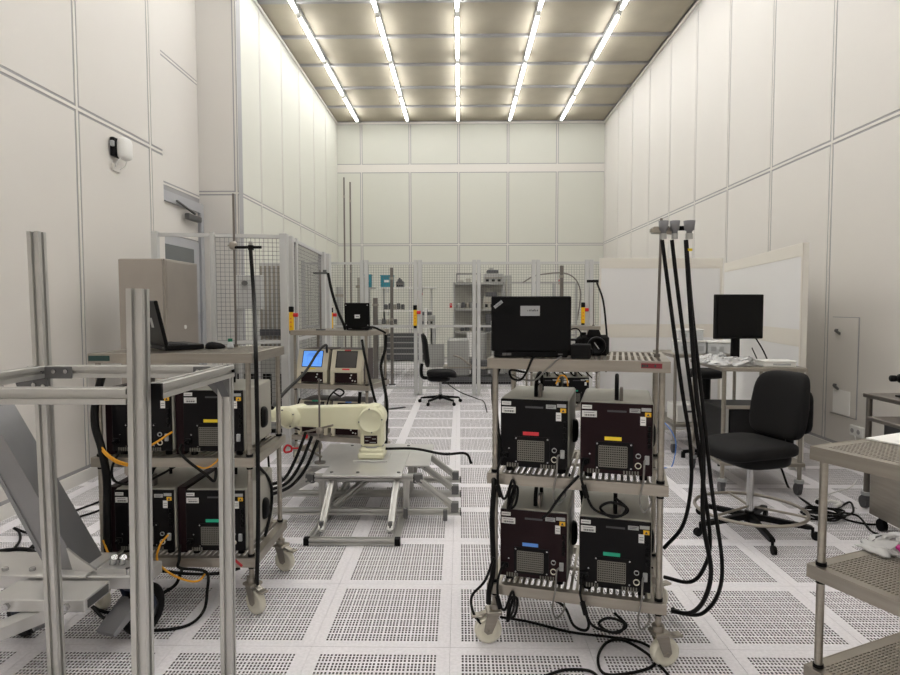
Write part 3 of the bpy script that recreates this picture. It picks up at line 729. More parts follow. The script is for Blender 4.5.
t = rod('thin rod on the distant cart behind the digital camera', rb, 0.52)
MB().bar((-0.08, -0.01, 0.50), (0.05, -0.01, 0.50), 0.02, 0.03).build('cross_bar', 'black', t)
cord('hose', 'slim black cable drooping from the rod on the distant cart', [(1.53, 6.84, 1.74), (1.590, 6.800, 1.546), (1.612, 6.740, 1.270), (1.607, 6.660, 1.054), (1.585, 6.600, 0.764)], 0.011, 'hose', 'hose')

# ------------------------------------------------------------------ aluminium extrusion frame in the foreground
E_ = 0.045
XB, XC, XAo = -0.905, -0.877, -1.56
YF, YK, ZT = 1.66, 2.25, 1.258
fr = thing('extrusion_frame', 'tall silver frame of slotted aluminium posts and beams beside the strut pedestal', 'frame', (XB, YF, 0))
def lp(x, y, z): return (x-XB, y-YF, z)
MB().extr(lp(XB-0.012, YF+E_/2, 0.03), lp(XB+0.008, YF+E_/2, 1.527), E_).build('post', 'alu', fr)
MB().extr(lp(XC-0.012, YK, 0.03), lp(XC, YK, ZT-E_), E_).build('post', 'alu', fr)
MB().extr(lp(XAo+0.006, YK, 0.03), lp(XAo-0.014, YK, 1.755), E_).build('post', 'alu', fr)
MB().extr(lp(XAo, YF+E_/2, 0.03), lp(XAo, YF+E_/2, ZT-E_), E_).build('post', 'alu', fr)
MB().extr(lp(XAo-0.022, YF+E_/2, ZT-E_/2-0.008), lp(XB-E_/2, YF+E_/2, ZT-E_/2-0.008), E_).build('beam', 'alu', fr)
MB().extr(lp(XAo+E_/2, YK, ZT-E_/2), lp(XC-E_/2, YK, ZT-E_/2), E_).build('beam', 'alu', fr)
bm = MB().extr(lp(XC+0.004, YF+E_+0.012, ZT-E_/2), lp(XC+0.004, YK+0.02, ZT-E_/2), E_).build('beam', 'alu', fr)
bx('end_cap', 'black', bm, XC+0.004-E_/2-XB, XC+0.004+E_/2-XB, E_+0.004, E_+0.013, ZT-E_, ZT)
bx('end_cap', 'black', bm, XC+0.004-E_/2-XB, XC+0.004+E_/2-XB, YK+0.02-YF, YK+0.026-YF, ZT-E_, ZT)
MB().extr(lp(XAo-0.004, YF+E_, ZT-E_/2), lp(XAo-0.004, YK-E_/2, ZT-E_/2), E_).build('beam', 'alu', fr)
for (x, y) in ((XB, YF+E_/2), (XC, YK), (XAo+0.006, YK), (XAo, YF+E_/2)):
    MB().cyl(lp(x, y, 0.0), lp(x, y, 0.014), 0.032, 16).cyl(lp(x, y, 0.01), lp(x, y, 0.04), 0.008, 10).build('levelling_foot', 'black', fr)
# bracket plates with bolts
def plate(x0, x1, y, z0, z1, bolts):
    p = MB().box(x0-XB, x1-XB, y-0.006-YF, y-YF, z0, z1, 0.002).build('bracket_plate', 'bracket', fr)
    for (bx_, bz) in bolts: MB().cyl(lp(bx_, y-0.006, bz), lp(bx_, y-0.013, bz), 0.008, 10).build('bolt', 'bolt', p)
yk = YK-E_/2
plate(XAo-0.05, XAo+0.12, yk, ZT-0.047, ZT-0.002, [(XAo-0.03, ZT-0.024), (XAo+0.0, ZT-0.02), (XAo+0.055, ZT-0.02), (XAo+0.1, ZT-0.02)])
plate(XAo-0.028, XAo+0.03, yk-0.001, ZT-0.088, ZT-0.047, [(XAo-0.02, ZT-0.07), (XAo+0.015, ZT-0.075)])
plate(XC-0.11, XC-0.045, yk, ZT-0.043, ZT-0.002, [(XC-0.09, ZT-0.02), (XC-0.06, ZT-0.02)])
MB().prism([(0, 0), (-0.075, 0), (0, -0.075)], lp(XC-E_/2, yk+0.02, ZT-E_), (1, 0, 0), (0, 0, 1), (0, 0.02, 0)).build('gusset', 'bracket', fr)
MB().prism([(0, 0), (-0.07, 0), (0, -0.07)], lp(XC+E_/2-0.03, YK-E_/2, ZT-E_), (0, 1, 0), (0, 0, 1), (0.03, 0, 0)).build('gusset', 'bracket', fr)
MB().prism([(0, 0), (-0.07, 0), (-0.06, -0.03), (0, -0.075)], lp(XAo-0.03, yk-0.003, ZT-0.047), (1, 0, 0), (0, 0, 1), (0, 0.02, 0)).build('gusset', 'bracket', fr)

# strut pedestal on big casters
pd = thing('strut_pedestal', 'welded grey pedestal with a slanted channel strut on navy casters', 'pedestal', (-1.75, 2.72, 0))
def pl_(x, y, z): return (x+1.75, y-2.72, z)
def pb(n, m, x0, x1, y0, y1, z0, z1, c=0.0, parent=None): return bx(n, m, parent or pd, x0+1.75, x1+1.75, y0-2.72, y1-2.72, z0, z1, c)
pb('deck_beam', 'alu_plate', -2.35, -1.36, 2.53, 2.70, 0.265, 0.32, 0.004)
pb('deck_plate', 'alu_plate', -2.35, -1.60, 2.51, 2.76, 0.32, 0.332, 0.003)
for x in (-2.07, -1.98, -1.86, -1.44): MB().cyl(pl_(x, 2.56, 0.32), pl_(x, 2.56, 0.345), 0.013, 6).build('bolt', 'bolt', pd)
pb('cross_channel', 'alu_plate', -1.88, -1.49, 2.33, 2.505, 0.265, 0.315, 0.003)
pb('channel_mouth', 'bracket', -1.492, -1.486, 2.35, 2.49, 0.275, 0.307)
for x in (-1.56, -1.80): MB().cyl(pl_(x, 2.33, 0.29), pl_(x, 2.315, 0.29), 0.014, 6).build('bolt', 'bolt', pd)
MB().bar(pl_(-1.66, 2.42, 0.24), pl_(-1.98, 1.90, 0.225), 0.07, 0.05).build('outrigger', 'alu_plate', pd)
# slanted box strut
MB().prism([(-1.80, 0.332), (-1.655, 0.332), (-2.185, 1.30), (-2.285, 1.30)], pl_(0, 2.57, 0), (1, 0, 0), (0, 0, 1), (0, 0.16, 0)).build('strut', 'strut', pd)
MB().prism([(-1.80, 0.332), (-1.78, 0.332), (-2.27, 1.30), (-2.285, 1.30)], pl_(0, 2.564, 0), (1, 0, 0), (0, 0, 1), (0, 0.006, 0)).build('strut_flange', 'strut', pd)
MB().prism([(-0.02, 0), (0.09, 0), (0.015, 0.05), (-0.045, 0.10)], pl_(-1.66, 2.555, 0.332), (1, 0, 0), (0, 0, 1), (0, 0.012, 0)).build('strut_gusset', 'alu_plate', pd)
for x in (-1.53, -1.49): MB().cyl(pl_(x, 2.60, 0.345), pl_(x+0.02, 2.58, 0.385), 0.015, 6).build('bolt', 'bolt', pd)
pb('bolt_plate', 'alu_plate', -1.57, -1.43, 2.55, 2.64, 0.32, 0.345)
def big_caster(x, y, rz):
    f = MB().box(-0.06, 0.06, -0.06, 0.06, 0.253, 0.265).cyl((0, 0, 0.235), (0, 0, 0.255), 0.05, 16)
    for s in (-1, 1): f.prism([(-0.05, 0.24), (0.05, 0.24), (0.085, 0.13), (0.05, 0.09), (0.0, 0.12)], (s*0.04-0.003, 0, 0), (0, 1, 0), (0, 0, 1), (0.006, 0, 0))
    o = f.build('caster', 'navy', pd, pl_(x, y, 0), rz); o.scale = (0.95, 0.95, 1.0)
    MB().lathe((-0.03, 0.045, 0.115), (1, 0, 0), [(0.06, 0.0), (0.10, 0.0), (0.113, 0.012), (0.115, 0.03), (0.113, 0.048), (0.10, 0.06), (0.06, 0.06)], 32).build('tyre', 'rubber', o)
    hb = MB().lathe((-0.024, 0.045, 0.115), (1, 0, 0), [(0.0, -0.004), (0.025, -0.004), (0.028, 0.006), (0.085, 0.01), (0.095, 0.0), (0.1, 0.024), (0.095, 0.048), (0.085, 0.04), (0.028, 0.044), (0.025, 0.052), (0.0, 0.052)], 24)
    for k in range(5):
        a = 2*math.pi*k/5; hb.bar((-0.02, 0.045, 0.115), (-0.02, 0.045+0.09*math.cos(a), 0.115+0.09*math.sin(a)), 0.02, 0.02, up=(1, 0, 0))
    hb.build('hub', 'strut', o)
    MB().prism([(-0.03, 0.2), (-0.17, 0.11), (-0.16, 0.09), (-0.03, 0.15)], (-0.05, 0, 0), (0, 1, 0), (0, 0, 1), (0.1, 0, 0)).build('brake_pedal', 'strut', o)
big_caster(-1.445, 2.62, R(-18))
big_caster(-1.93, 2.62, R(60))
big_caster(-2.28, 2.62, R(100))

# ------------------------------------------------------------------ stainless cabinet by the wall
t = thing('steel_cabinet', 'brown-tinted stainless cabinet standing by the fence doorway', 'cabinet', (-2.625, 5.0, 0))
bx('body', 'cabinet_steel', t, -0.19, 0.19, 0.0, 0.62, 0.06, 1.875, 0.004)
bx('plinth', 'black', t, -0.18, 0.18, 0.02, 0.6, 0.0, 0.06)
bx('door', 'cabinet_steel', t, -0.188, 0.178, -0.018, 0.0, 0.08, 1.87, 0.003)
bx('side_panel', 'cabinet_steel', t, 0.19, 0.196, 0.02, 0.60, 0.09, 1.86, 0.002)
MB().cyl((0.196, 0.33, 1.30), (0.205, 0.33, 1.30), 0.018, 12).build('lock', 'white', t)

# equipment behind the near fence
t = thing('control_box', 'grey wall-type control box on twin legs behind the mesh', 'control box', (-2.37, 6.75, 0))
bx('box', 'fence', t, -0.14, 0.15, 0, 0.12, 1.45, 1.83, 0.006)
for x in (-0.1, 0.09): bx('leg', 'fence', t, x-0.02, x+0.02, 0.03, 0.07, 0.02, 1.45)
bx('base_plate', 'fence', t, -0.16, 0.16, -0.05, 0.2, 0.0, 0.02)
MB().cyl((-0.02, 0, 1.74), (-0.02, -0.03, 1.74), 0.03, 14).build('dial', 'bracket', t)
t = thing('equipment_rack', 'tall grey ribbed enclosure behind the corner of the mesh fence', 'enclosure', (-2.36, 7.5, 0))
bx('body', 'fence', t, -0.12, 0.20, 0, 0.5, 0.03, 2.02, 0.006)
for k in range(6): bx('rib', 'steel', t, -0.11+k*0.055, -0.085+k*0.055, -0.012, 0, 0.9, 1.98)
bx('connector_strip', 'dark_machine', t, -0.14, 0.22, -0.05, 0, 1.12, 1.2); bx('base', 'dark_machine', t, -0.11, 0.19, 0.02, 0.48, 0, 0.03)
t = thing('machine_block', 'low dark machine housing on the floor behind the mesh corner', 'machine', (-2.35, 7.0, 0))
bx('body', 'machine_grey', t, -0.3, 0.42, 0, 0.35, 0.05, 0.92, 0.02); bx('top', 'dark_machine', t, -0.28, 0.4, 0.02, 0.33, 0.92, 1.0, 0.01); bx('skid', 'black', t, -0.28, 0.4, 0.02, 0.33, 0, 0.05)
for k in range(4): bx('vent', 'black', t, -0.24+k*0.15, -0.14+k*0.15, -0.004, 0, 0.3, 0.7)

# ------------------------------------------------------------------ robot and its stand
PZ = 0.328
st = thing('robot_stand', 'low stand of slotted aluminium profiles under a silver plate, carrying the robot', 'stand', (-0.68, 4.35, 0))
def rs(x, y, z): return (x+0.68, y-4.35, z)
def rx(n, p0, p1, e=0.042, cap=True, up=(0, 0, 1), big=0.006):
    o = MB().extr(rs(*p0), rs(*p1), e, up).build(n, 'alu', st)
    if cap:
        d_ = (Vector(p1)-Vector(p0)).normalized()
        for q in (p0, p1):
            sgn = -1 if q is p0 else 1
            a = Vector(rs(*q)); MB().bar(a, a+d_*big*sgn, e+0.001, e+0.001, up).build('end_cap', 'black', o)
    return o
zb = 0.024
rx('floor_beam', (-0.935, 3.69, zb), (-0.405, 3.69, zb), big=0.034)
rx('floor_beam', (-0.93, 3.713, zb), (-0.93, 4.95, zb), cap=False); rx('floor_beam', (-0.40, 3.713, zb), (-0.40, 4.95, zb), cap=False)
for y in (4.12, 4.52, 4.90):
    rx('cross_beam', (-1.45, y, zb+0.042), (-0.0, y, zb+0.042))
for x in (-0.885, -0.445):
    rx('front_leg', (x, 3.78, 0.05), (x+0.015, 4.06, PZ-0.04), cap=False, up=(1, 0, 0))
for y in (4.12, 4.52, 4.90):
    rx('side_brace', (-0.30, y, PZ-0.03), (-0.045, y, 0.10), cap=False, up=(0, 1, 0)); rx('side_brace', (-1.02, y, PZ-0.03), (-1.36, y, 0.10), cap=False, up=(0, 1, 0))
    rx('post', (-0.37, y, 0.085), (-0.37, y, PZ-0.045), cap=False); rx('post', (-0.95, y, 0.085), (-0.95, y, PZ-0.045), cap=False)
    rx('top_beam', (-1.0, y, PZ-0.024), (-0.32, y, PZ-0.024))
    for x in (-0.29, -1.03): MB().soft(rs(x, y, PZ-0.03), (0.07, 0.044, 0.07), 0.4, 0.4, 12, 8).build('joint', 'bracket', st)
    MB().box(-0.045+0.68-0.02, -0.045+0.68+0.035, y-4.35-0.022, y-4.35+0.022, 0.066, 0.135, 0.004).build('joint', 'bracket', st)
for y in (4.1, 4.9): rx('inner_brace', (-0.87, y+0.05, 0.09), (-0.62, y+0.25, PZ-0.05), cap=False)
for (x, y) in ((-0.10, 4.03), (-0.37, 4.06), (-0.885, 3.80), (-0.445, 3.80)): MB().box(x+0.68-0.014, x+0.68+0.014, y-4.35-0.012, y-4.35+0.012, 0.035, 0.11, 0.003).build('joint', 'bracket', st)
pt = MB().box(-0.93+0.68, -0.395+0.68, 4.02-4.35, 4.98-4.35, PZ, PZ+0.014, 0.002).build('top_plate', 'alu_plate', st)
bx('riser_plate', 'alu_plate', st, -0.78+0.68, -0.53+0.68, 4.37-4.35, 4.64-4.35, PZ+0.014, PZ+0.028, 0.002)
bx('side_plate', 'alu_plate', st, -0.393+0.68, -0.22+0.68, 4.3-4.35, 4.98-4.35, PZ-0.002, PZ+0.010)
bx('side_plate', 'alu_plate', st, -1.08+0.68, -0.932+0.68, 4.28-4.35, 4.98-4.35, PZ-0.002, PZ+0.010)
for (x, y) in ((-0.88, 4.1), (-0.7, 4.1), (-0.42, 4.1), (-0.88, 4.9), (-0.42, 4.9)): MB().cyl(rs(x, y, PZ+0.014), rs(x, y, PZ+0.02), 0.012, 8).build('bolt', 'bracket', st)
rb_ = thing('industrial_robot', 'cream industrial robot arm reaching sideways from the silver plate', 'robot', (-0.655, 4.50, PZ+0.028)); rb_.scale = (0.92, 0.92, 0.94)
MB().box(-0.105, 0.105, -0.11, 0.11, 0.0, 0.05, 0.012).lathe((0, 0, 0.05), (0, 0, 1), [(0.10, 0.0), (0.098, 0.025), (0.085, 0.05), (0.08, 0.075)], 28).box(-0.098, 0.098, -0.10, 0.10, 0.03, 0.09, 0.02).build('base', 'cream', rb_)
MB().cyl((0, 0, 0.085), (0, 0, 0.097), 0.094, 28).build('swivel_ring', 'machine_grey', rb_)
MB().box(-0.088, 0.10, -0.09, 0.09, 0.095, 0.30, 0.02).lathe((0.005, 0.11, 0.31), (0, -1, 0), [(0, 0), (0.09, 0.0), (0.105, 0.012), (0.105, 0.19), (0.095, 0.20), (0.0, 0.20)], 32).build('column', 'cream', rb_)
np_ = bx('nameplate', 'panel_maroon', rb_, -0.055, 0.05, -0.0925, -0.0895, 0.12, 0.185)
b = MB()
for k, (a, e) in enumerate([(-0.045, 0.0), (0.01, 0.042), (-0.045, -0.02), (-0.01, 0.04)]): b.box(a, e, -0.0932, -0.0925, 0.17-0.014*k, 0.175-0.014*k)
b.build('nameplate_print', 'sticker_grey', np_)
sh = MB().lathe((0.0, -0.09, 0.305), (0, -1, 0), [(0.10, 0.0), (0.098, 0.02), (0.086, 0.028), (0.082, 0.022), (0.0, 0.022)], 32).build('shoulder_cover', 'cream', rb_)
for k in range(4):
    a = math.pi/2*k+0.1; MB().cyl((0.092*math.cos(a), -0.112, 0.305+0.092*math.sin(a)), (0.092*math.cos(a), -0.119, 0.305+0.092*math.sin(a)), 0.006, 6).build('bolt', 'bracket', sh)
# upper arm runs to -x
ap = [(0.06, 0.10), (-0.60, 0.082), (-0.68, 0.06), (-0.70, 0.0), (-0.68, -0.05), (-0.58, -0.062), (0.0, -0.092), (0.07, -0.03)]
ua = MB()
ua.prism([(x*0.985, z*0.93) for x, z in ap], (0, -0.075, 0.315), (1, 0, 0), (0, 0, 1), (0, -0.008, 0)); ua.prism(ap, (0, -0.075, 0.315), (1, 0, 0), (0, 0, 1), (0, 0.14, 0))
ua.build('upper_arm', 'cream', rb_)
el = MB().lathe((-0.635, -0.02, 0.325), (-0.35, -1, 0), [(0.085, -0.12), (0.088, 0.08), (0.08, 0.1), (0.0, 0.1)], 28).build('elbow', 'cream', rb_)
MB().lathe((-0.668, -0.116, 0.325), (-0.35, -1, 0), [(0.062, 0.0), (0.06, 0.012), (0.0, 0.012)], 24).build('elbow_cover', 'cream_dark', rb_)
for k in range(4):
    a = math.pi/2*k+0.5; MB().cyl((-0.668+0.07*math.cos(a), -0.117-0.02*math.cos(a), 0.325+0.07*math.sin(a)), (-0.671+0.07*math.cos(a), -0.127-0.02*math.cos(a), 0.325+0.07*math.sin(a)), 0.006, 6).build('bolt', 'bracket', el)
MB().cyl((-0.64, 0.02, 0.33), (-0.96, 0.06, 0.33), 0.07, 20, 0.055).lathe((-0.96, 0.06, 0.33), (-1, 0.1, 0), [(0.055, 0.0), (0.06, 0.03), (0.055, 0.10), (0.035, 0.12), (0.0, 0.12)], 20).build('forearm', 'cream', rb_)
cord('cable', 'grey-black connector cable leaving the base of the robot', [(-0.56, 4.52, PZ+0.08), (-0.34, 4.50, PZ+0.085), (-0.12, 4.40, PZ+0.07), (0.04, 4.5, PZ+0.05), (0.085, 4.52, PZ-0.03)], 0.010)
t = thing('bracket_arm', 'slim upright rod with clamps standing beside the robot plate', 'stand', (-1.02, 4.36, PZ+0.010))
MB().cyl((0.0, 0, 0.01), (0.0, 0, 0.62), 0.007, 10).build('rod', 'steel_dark', t); MB().cyl((0, 0, 0), (0, 0, 0.012), 0.04, 14).build('foot', 'steel_dark', t)
MB().bar((0.09, -0.03, 0.22), (-0.16, 0.02, 0.10), 0.018, 0.018).bar((-0.14, 0.0, 0.22), (0.10, 0.0, 0.28), 0.014, 0.014).bar((0.02, -0.02, 0.05), (-0.12, -0.02, 0.13), 0.014, 0.014).soft((0.0, 0, 0.24), (0.05, 0.05, 0.05), 0.6, 0.6, 10, 8).soft((-0.12, 0, 0.11), (0.045, 0.045, 0.045), 0.6, 0.6, 10, 8).build('clamp', 'steel', t)
MB().soft((-0.10, -0.02, 0.20), (0.04, 0.03, 0.03), 0.6, 0.6, 10, 8).build('red_grip', 'red', t)
MB().tube([(-0.26, 0, 0.10), (-0.24, 0, 0.13), (-0.21, 0, 0.12), (-0.21, 0, 0.09), (-0.25, 0, 0.08)], 0.008, 8, True).bar((-0.21, 0, 0.11), (-0.12, 0, 0.11), 0.01, 0.01).build('red_ring', 'red', t)

# ------------------------------------------------------------------ office chairs
def swivel(label, name, loc, face, seat_z, seat, back, backh, ring, leg=0.31, mesh_back=False, leg_turn=0.35):
    t = thing(name, label, 'chair', loc, face)           # the sitter looks along local +x
    for k in range(5):
        a = 2*math.pi*k/5+leg_turn; c, s = math.cos(a), math.sin(a)
        l = MB().prism([(0.02, 0.085), (0.02, 0.125), (leg-0.02, 0.092), (leg, 0.085), (leg, 0.068), (leg-0.03, 0.066)], (-s*-0.016, c*-0.016, 0), (c, s, 0), (0, 0, 1), (s*-0.032, c*0.032, 0)).build('leg', 'black', t)
        w = MB()
        px, py = c*leg, s*leg
        for q in (-0.018, 0.006): w.cyl((px-s*q*0.6+0.018*c, py+c*q*0.6+0.018*s, 0.027), (px-s*(q+0.012)*0.6+0.018*c, py+c*(q+0.012)*0.6+0.018*s, 0.027), 0.027, 16)
        w.cyl((px, py, 0.03), (px, py, 0.08), 0.009, 8).build('caster', 'rubber', l)
    MB().cyl((0, 0, 0.07), (0, 0, 0.14), 0.036, 16, 0.03).build('hub', 'black', t)
    MB().cyl((0, 0, 0.13), (0, 0, seat_z-0.08), 0.021, 16).build('gas_column', 'bolt', t)
    if ring:
        rg = MB().tube([(ring*math.cos(a*math.pi/16), ring*math.sin(a*math.pi/16), 0.155) for a in range(32)], 0.011, 8, True, 1).build('foot_ring', 'steel', t)
        b = MB()
        for k in range(3):
            a = 2*math.pi*k/3+0.2; b.cyl((0.03*math.cos(a), 0.03*math.sin(a), 0.17), (ring*math.cos(a), ring*math.sin(a), 0.155), 0.008, 8)
        b.build('ring_spoke', 'steel', rg)
    bx('tilt_mechanism', 'black', t, -0.13, 0.12, -0.09, 0.09, seat_z-0.10, seat_z-0.05, 0.015)
    MB().soft((-0.02, 0, seat_z-0.055), (seat[0]*0.78, seat[1]*0.78, 0.13), 0.5, 0.6, 24, 10).build('seat_shell', 'black', t)
    def sw(p):
        q = (p.x/(seat[0]/2)); p.z += 0.012*abs(p.y/(seat[1]/2))**2-0.03*max(0, q)**3; return p
    MB().soft((0.02, 0, seat_z), (seat[0], seat[1], 0.105), 0.55, 0.55, 36, 16, sw).build('seat', 'black_soft', t)
    bz = seat_z+back[2]
    MB().tube([(-0.10, 0, seat_z-0.07), (-seat[0]/2-0.03, 0, seat_z-0.06), (-seat[0]/2-0.06, 0, seat_z+0.03), (-seat[0]/2-0.05, 0, bz+0.05)], 0.026, 8).build('back_support', 'black', t)
    def bw(p):
        v = p.z/(backh/2); w = p.y/(back[0]/2)
        p.x += 0.05*w*w - 0.03*v*abs(v)*0.6-0.02*v; p.y *= 1-0.10*max(0, v); return p
    MB().soft((-seat[0]/2-0.01, 0, bz+backh/2), (back[1], back[0], backh), 0.42, 0.6, 36, 22, bw).build('backrest', 'black_soft', t)
    if not mesh_back: MB().soft((-seat[0]/2-0.05, 0, bz+backh*0.42), (0.05, back[0]*0.82, backh*0.7), 0.4, 0.5, 24, 14).build('back_shell', 'black', t)
    return t
swivel('black padded swivel chair with a steel foot ring beside the monitor table', 'swivel_chair', (1.895, 3.95, 0), R(197), 0.56, (0.50, 0.48), (0.44, 0.11, 0.055), 0.43, 0.335, 0.36, False, R(68))
swivel('black office chair in front of the far mesh fence', 'office_chair', (-0.30, 9.22, 0), R(2), 0.46, (0.46, 0.46), (0.42, 0.05, 0.10), 0.50, 0, 0.31, True)
# stool behind the table
t = thing('stool', 'round black stool standing beside the far table', 'stool', (2.34, 5.79, 0))
MB().soft((0, 0, 0.84), (0.34, 0.34, 0.09), 0.5, 1.0, 24, 10).build('seat', 'black_soft', t)
MB().cyl((0, 0, 0.1), (0, 0, 0.80), 0.028, 14, 0.04).build('column', 'black', t)
for k in range(5): MB().bar((0, 0, 0.1), (0.2*math.cos(k*1.2566), 0.2*math.sin(k*1.2566), 0.06), 0.03, 0.03).cyl((0.2*math.cos(k*1.2566), 0.2*math.sin(k*1.2566), 0.0), (0.2*math.cos(k*1.2566), 0.2*math.sin(k*1.2566), 0.06), 0.02, 10).build('leg', 'black', t)

# ------------------------------------------------------------------ monitor table, its shelf and things
def steel_table(name, label, loc, rz, w, d_, h, shelf=None, m='steel', cast=True, caps=0.012, legs=0.016):
    t = thing(name, label, 'table', loc, rz)
    bx('table_top', m, t, 0, w, 0, d_, h-0.03, h, 0.003)
    for x in (0.03, w-0.03):
        for y in (0.03, d_-0.03):
            l = MB().cyl((x, y, 0.12 if cast else 0.0), (x, y, h-0.03), legs, 14).build('leg', m, t)
            if cast:
                MB().cyl((x, y, 0.10), (x, y, 0.125), 0.035, 14).build('bumper', 'sticker_grey', l)
                MB().box(x-0.02, x+0.02, y-0.03, y+0.03, 0.055, 0.10, 0.005).cyl((x-0.015, y+0.02, 0.045), (x+0.015, y+0.02, 0.045), 0.045, 18).build('caster', 'dark_machine', l)
    if shelf: bx('lower_shelf', m, t, 0.0, w, 0, d_, shelf-0.03, shelf, 0.003)
    return t
TA, TAR = (2.03, 4.73, 0), R(-4)
steel_table('steel_table', 'steel table on casters that carries the monitor and white tray', TA, TAR, 0.64, 0.80, 1.0, 0.26)
steel_table('steel_table', 'steel table behind the monitor table, with clear boxes on it', (2.12, 6.06, 0), R(-2), 0.64, 0.72, 0.995, 0.30)
t = thing('computer_tower', 'large black computer case lying on the shelf of the monitor table', 'computer', at(TA, TAR, (0.05, 0.12, 0.26)), TAR)
bx('case', 'black', t, 0, 0.50, 0, 0.5, 0.01, 0.40, 0.006); bx('front_plate', 'black_gloss', t, 0.06, 0.49, -0.004, 0, 0.02, 0.39)
bx('top_rail', 'steel', t, 0, 0.50, -0.01, 0.02, 0.40, 0.425); bx('side_strip', 'machine_grey', t, 0.0, 0.05, -0.006, 0, 0.02, 0.40)
for x in (0.03, 0.45):
    for y in (0.05, 0.45): bx('foot', 'rubber', t, x, x+0.03, y, y+0.03, 0.0, 0.01)
t = thing('monitor', 'black flat monitor on a pillar stand on the steel table', 'monitor', at(TA, TAR, (0.295, 0.48, 1.0)), R(10))
bx('screen_shell', 'black', t, -0.22, 0.22, -0.02, 0.025, 0.20, 0.575, 0.006); bx('screen', 'black_gloss', t, -0.205, 0.205, -0.022, -0.019, 0.222, 0.56)
bx('stand_pillar', 'black', t, -0.035, 0.035, 0.02, 0.055, 0.01, 0.40, 0.005); bx('stand_foot', 'black', t, -0.12, 0.12, -0.07, 0.10, 0.0, 0.012, 0.003)
t = thing('white_tray', 'shallow white plastic tray at the corner of the monitor table', 'tray', at(TA, TAR, (0.34, 0.07, 1.0)), R(-6))
bx('tray_body', 'white', t, 0, 0.24, 0, 0.17, 0.0, 0.038, 0.006); bx('lid', 'white', t, -0.005, 0.245, -0.005, 0.175, 0.038, 0.05, 0.004); bx('label_strip', 'sticker_grey', t, 0.07, 0.2, -0.0015, 0, 0.014, 0.028)
def crumple(c, s, seed, amp):
    rr = random.Random(seed); ph = [(rr.uniform(8, 30), rr.uniform(8, 30), rr.uniform(0, 6)) for _ in range(6)]
    def f(p):
        n = sum(math.sin(a*p.x*4+b*p.y*4+q) for a, b, q in ph)/3.2
        p.z = max(0.0, p.z*(1+0.75*n)) if p.z > 0 else p.z*0.02
        p.x += amp*n; p.y += amp*math.sin(9*p.x+n*4)*0.6; return p
    return MB().soft(c, s, 0.7, 0.7, 72, 30, f)
o = crumple((0, 0, 0.003), (0.34, 0.42, 0.085), 3, 0.03).build('plastic_bag', 'plastic_bag', None, at(TA, TAR, (0.14, 0.30, 1.0))); tag(o, 'crumpled clear plastic bag heaped on the monitor table', 'plastic bag')
o = crumple((0, 0, 0.003), (0.22, 0.24, 0.07), 5, 0.025).build('plastic_bag', 'plastic_bag', None, at(TA, TAR, (0.14, 0.655, 1.0))); tag(o, 'smaller crumpled plastic bag behind the bigger heap', 'plastic bag')
def clear_box(label, loc, w, d_, h, items):
    t = thing('clear_box', label, 'box', loc, R(-4))
    bx('bin', 'clear_plastic', t, 0, w, 0, d_, 0, h*0.86, 0.008); bx('lid', 'white', t, -0.006, w+0.006, -0.006, d_+0.006, h*0.86, h, 0.005)
    for k in range(items): bx('content', 'sticker_grey', t, 0.03+k*w*0.3, 0.03+k*w*0.3+w*0.2, -0.002, 0.0, 0.03, h*0.6)
clear_box('wide clear storage box on the far table', (2.19, 6.12, 0.995), 0.27, 0.25, 0.14, 3)
clear_box('clear storage box stacked on the wide box', (2.20, 6.14, 1.135), 0.24, 0.2, 0.11, 2)
clear_box('squat clear storage box standing alone on the far table', (2.48, 6.11, 0.995), 0.25, 0.22, 0.13, 2)
for k, (x, y, z, w) in enumerate([(2.20, 6.15, 0.30, 0.22), (2.46, 6.15, 0.30, 0.25)]):
    t = thing('carton', ['white carton on the lower shelf under the clear boxes', 'white carton with a blue cord on the lower shelf'][k], 'box', (x, y, z))
    bx('carton_body', 'white', t, 0, w, 0, 0.3, 0, 0.17, 0.004); bx('flap', 'paper', t, 0.0, w, -0.002, 0.14, 0.17, 0.176); bx('cut_handle', 'print_dark', t, w*0.3, w*0.7, -0.002, 0, 0.1, 0.12)
# dark table with scope beside it
tc = steel_table('steel_table', 'dark grey square-tube table beside the hatch wall, with the scope', (2.915, 3.42, 0), R(-1), 0.76, 1.03, 0.845, None, 'steel_dark', True, legs=0.02)
t = thing('inspection_scope', 'black inspection scope tube on a stand on the dark table', 'microscope', (3.08, 4.2, 0.845), R(4))
MB().lathe((-0.13, 0, 0.135), (1, 0, 0), [(0.0, 0.0), (0.022, 0.0), (0.022, 0.03), (0.016, 0.034), (0.016, 0.055), (0.03, 0.06), (0.03, 0.12), (0.022, 0.125), (0.022, 0.4), (0.0, 0.4)], 18).build('tube', 'black', t)
MB().cyl((0.02, 0, 0.01), (0.02, 0, 0.12), 0.012, 12).build('stand_post', 'black', t); bx('stand_base', 'black', t, -0.05, 0.10, -0.06, 0.06, 0, 0.012, 0.003)
t = thing('steel_box_cart', 'stainless box on small black casters behind the slotted shelf cart', 'cabinet', (2.715, 3.52, 0), R(0))
bx('body', 'steel', t, 0, 0.75, 0, 0.50, 0.10, 0.60, 0.004); bx('top_tray', 'steel_dark', t, -0.02, 0.78, -0.02, 0.52, 0.72, 0.745, 0.003)
bx('upper_box', 'dark_machine', t, 0.05, 0.75, 0.04, 0.46, 0.60, 0.72, 0.004)
for x, z in ((0.02, 0.15), (0.02, 0.36), (0.02, 0.53)): MB().cyl((x, 0, z), (x, -0.006, z), 0.006, 8).build('rivet', 'bracket', t)
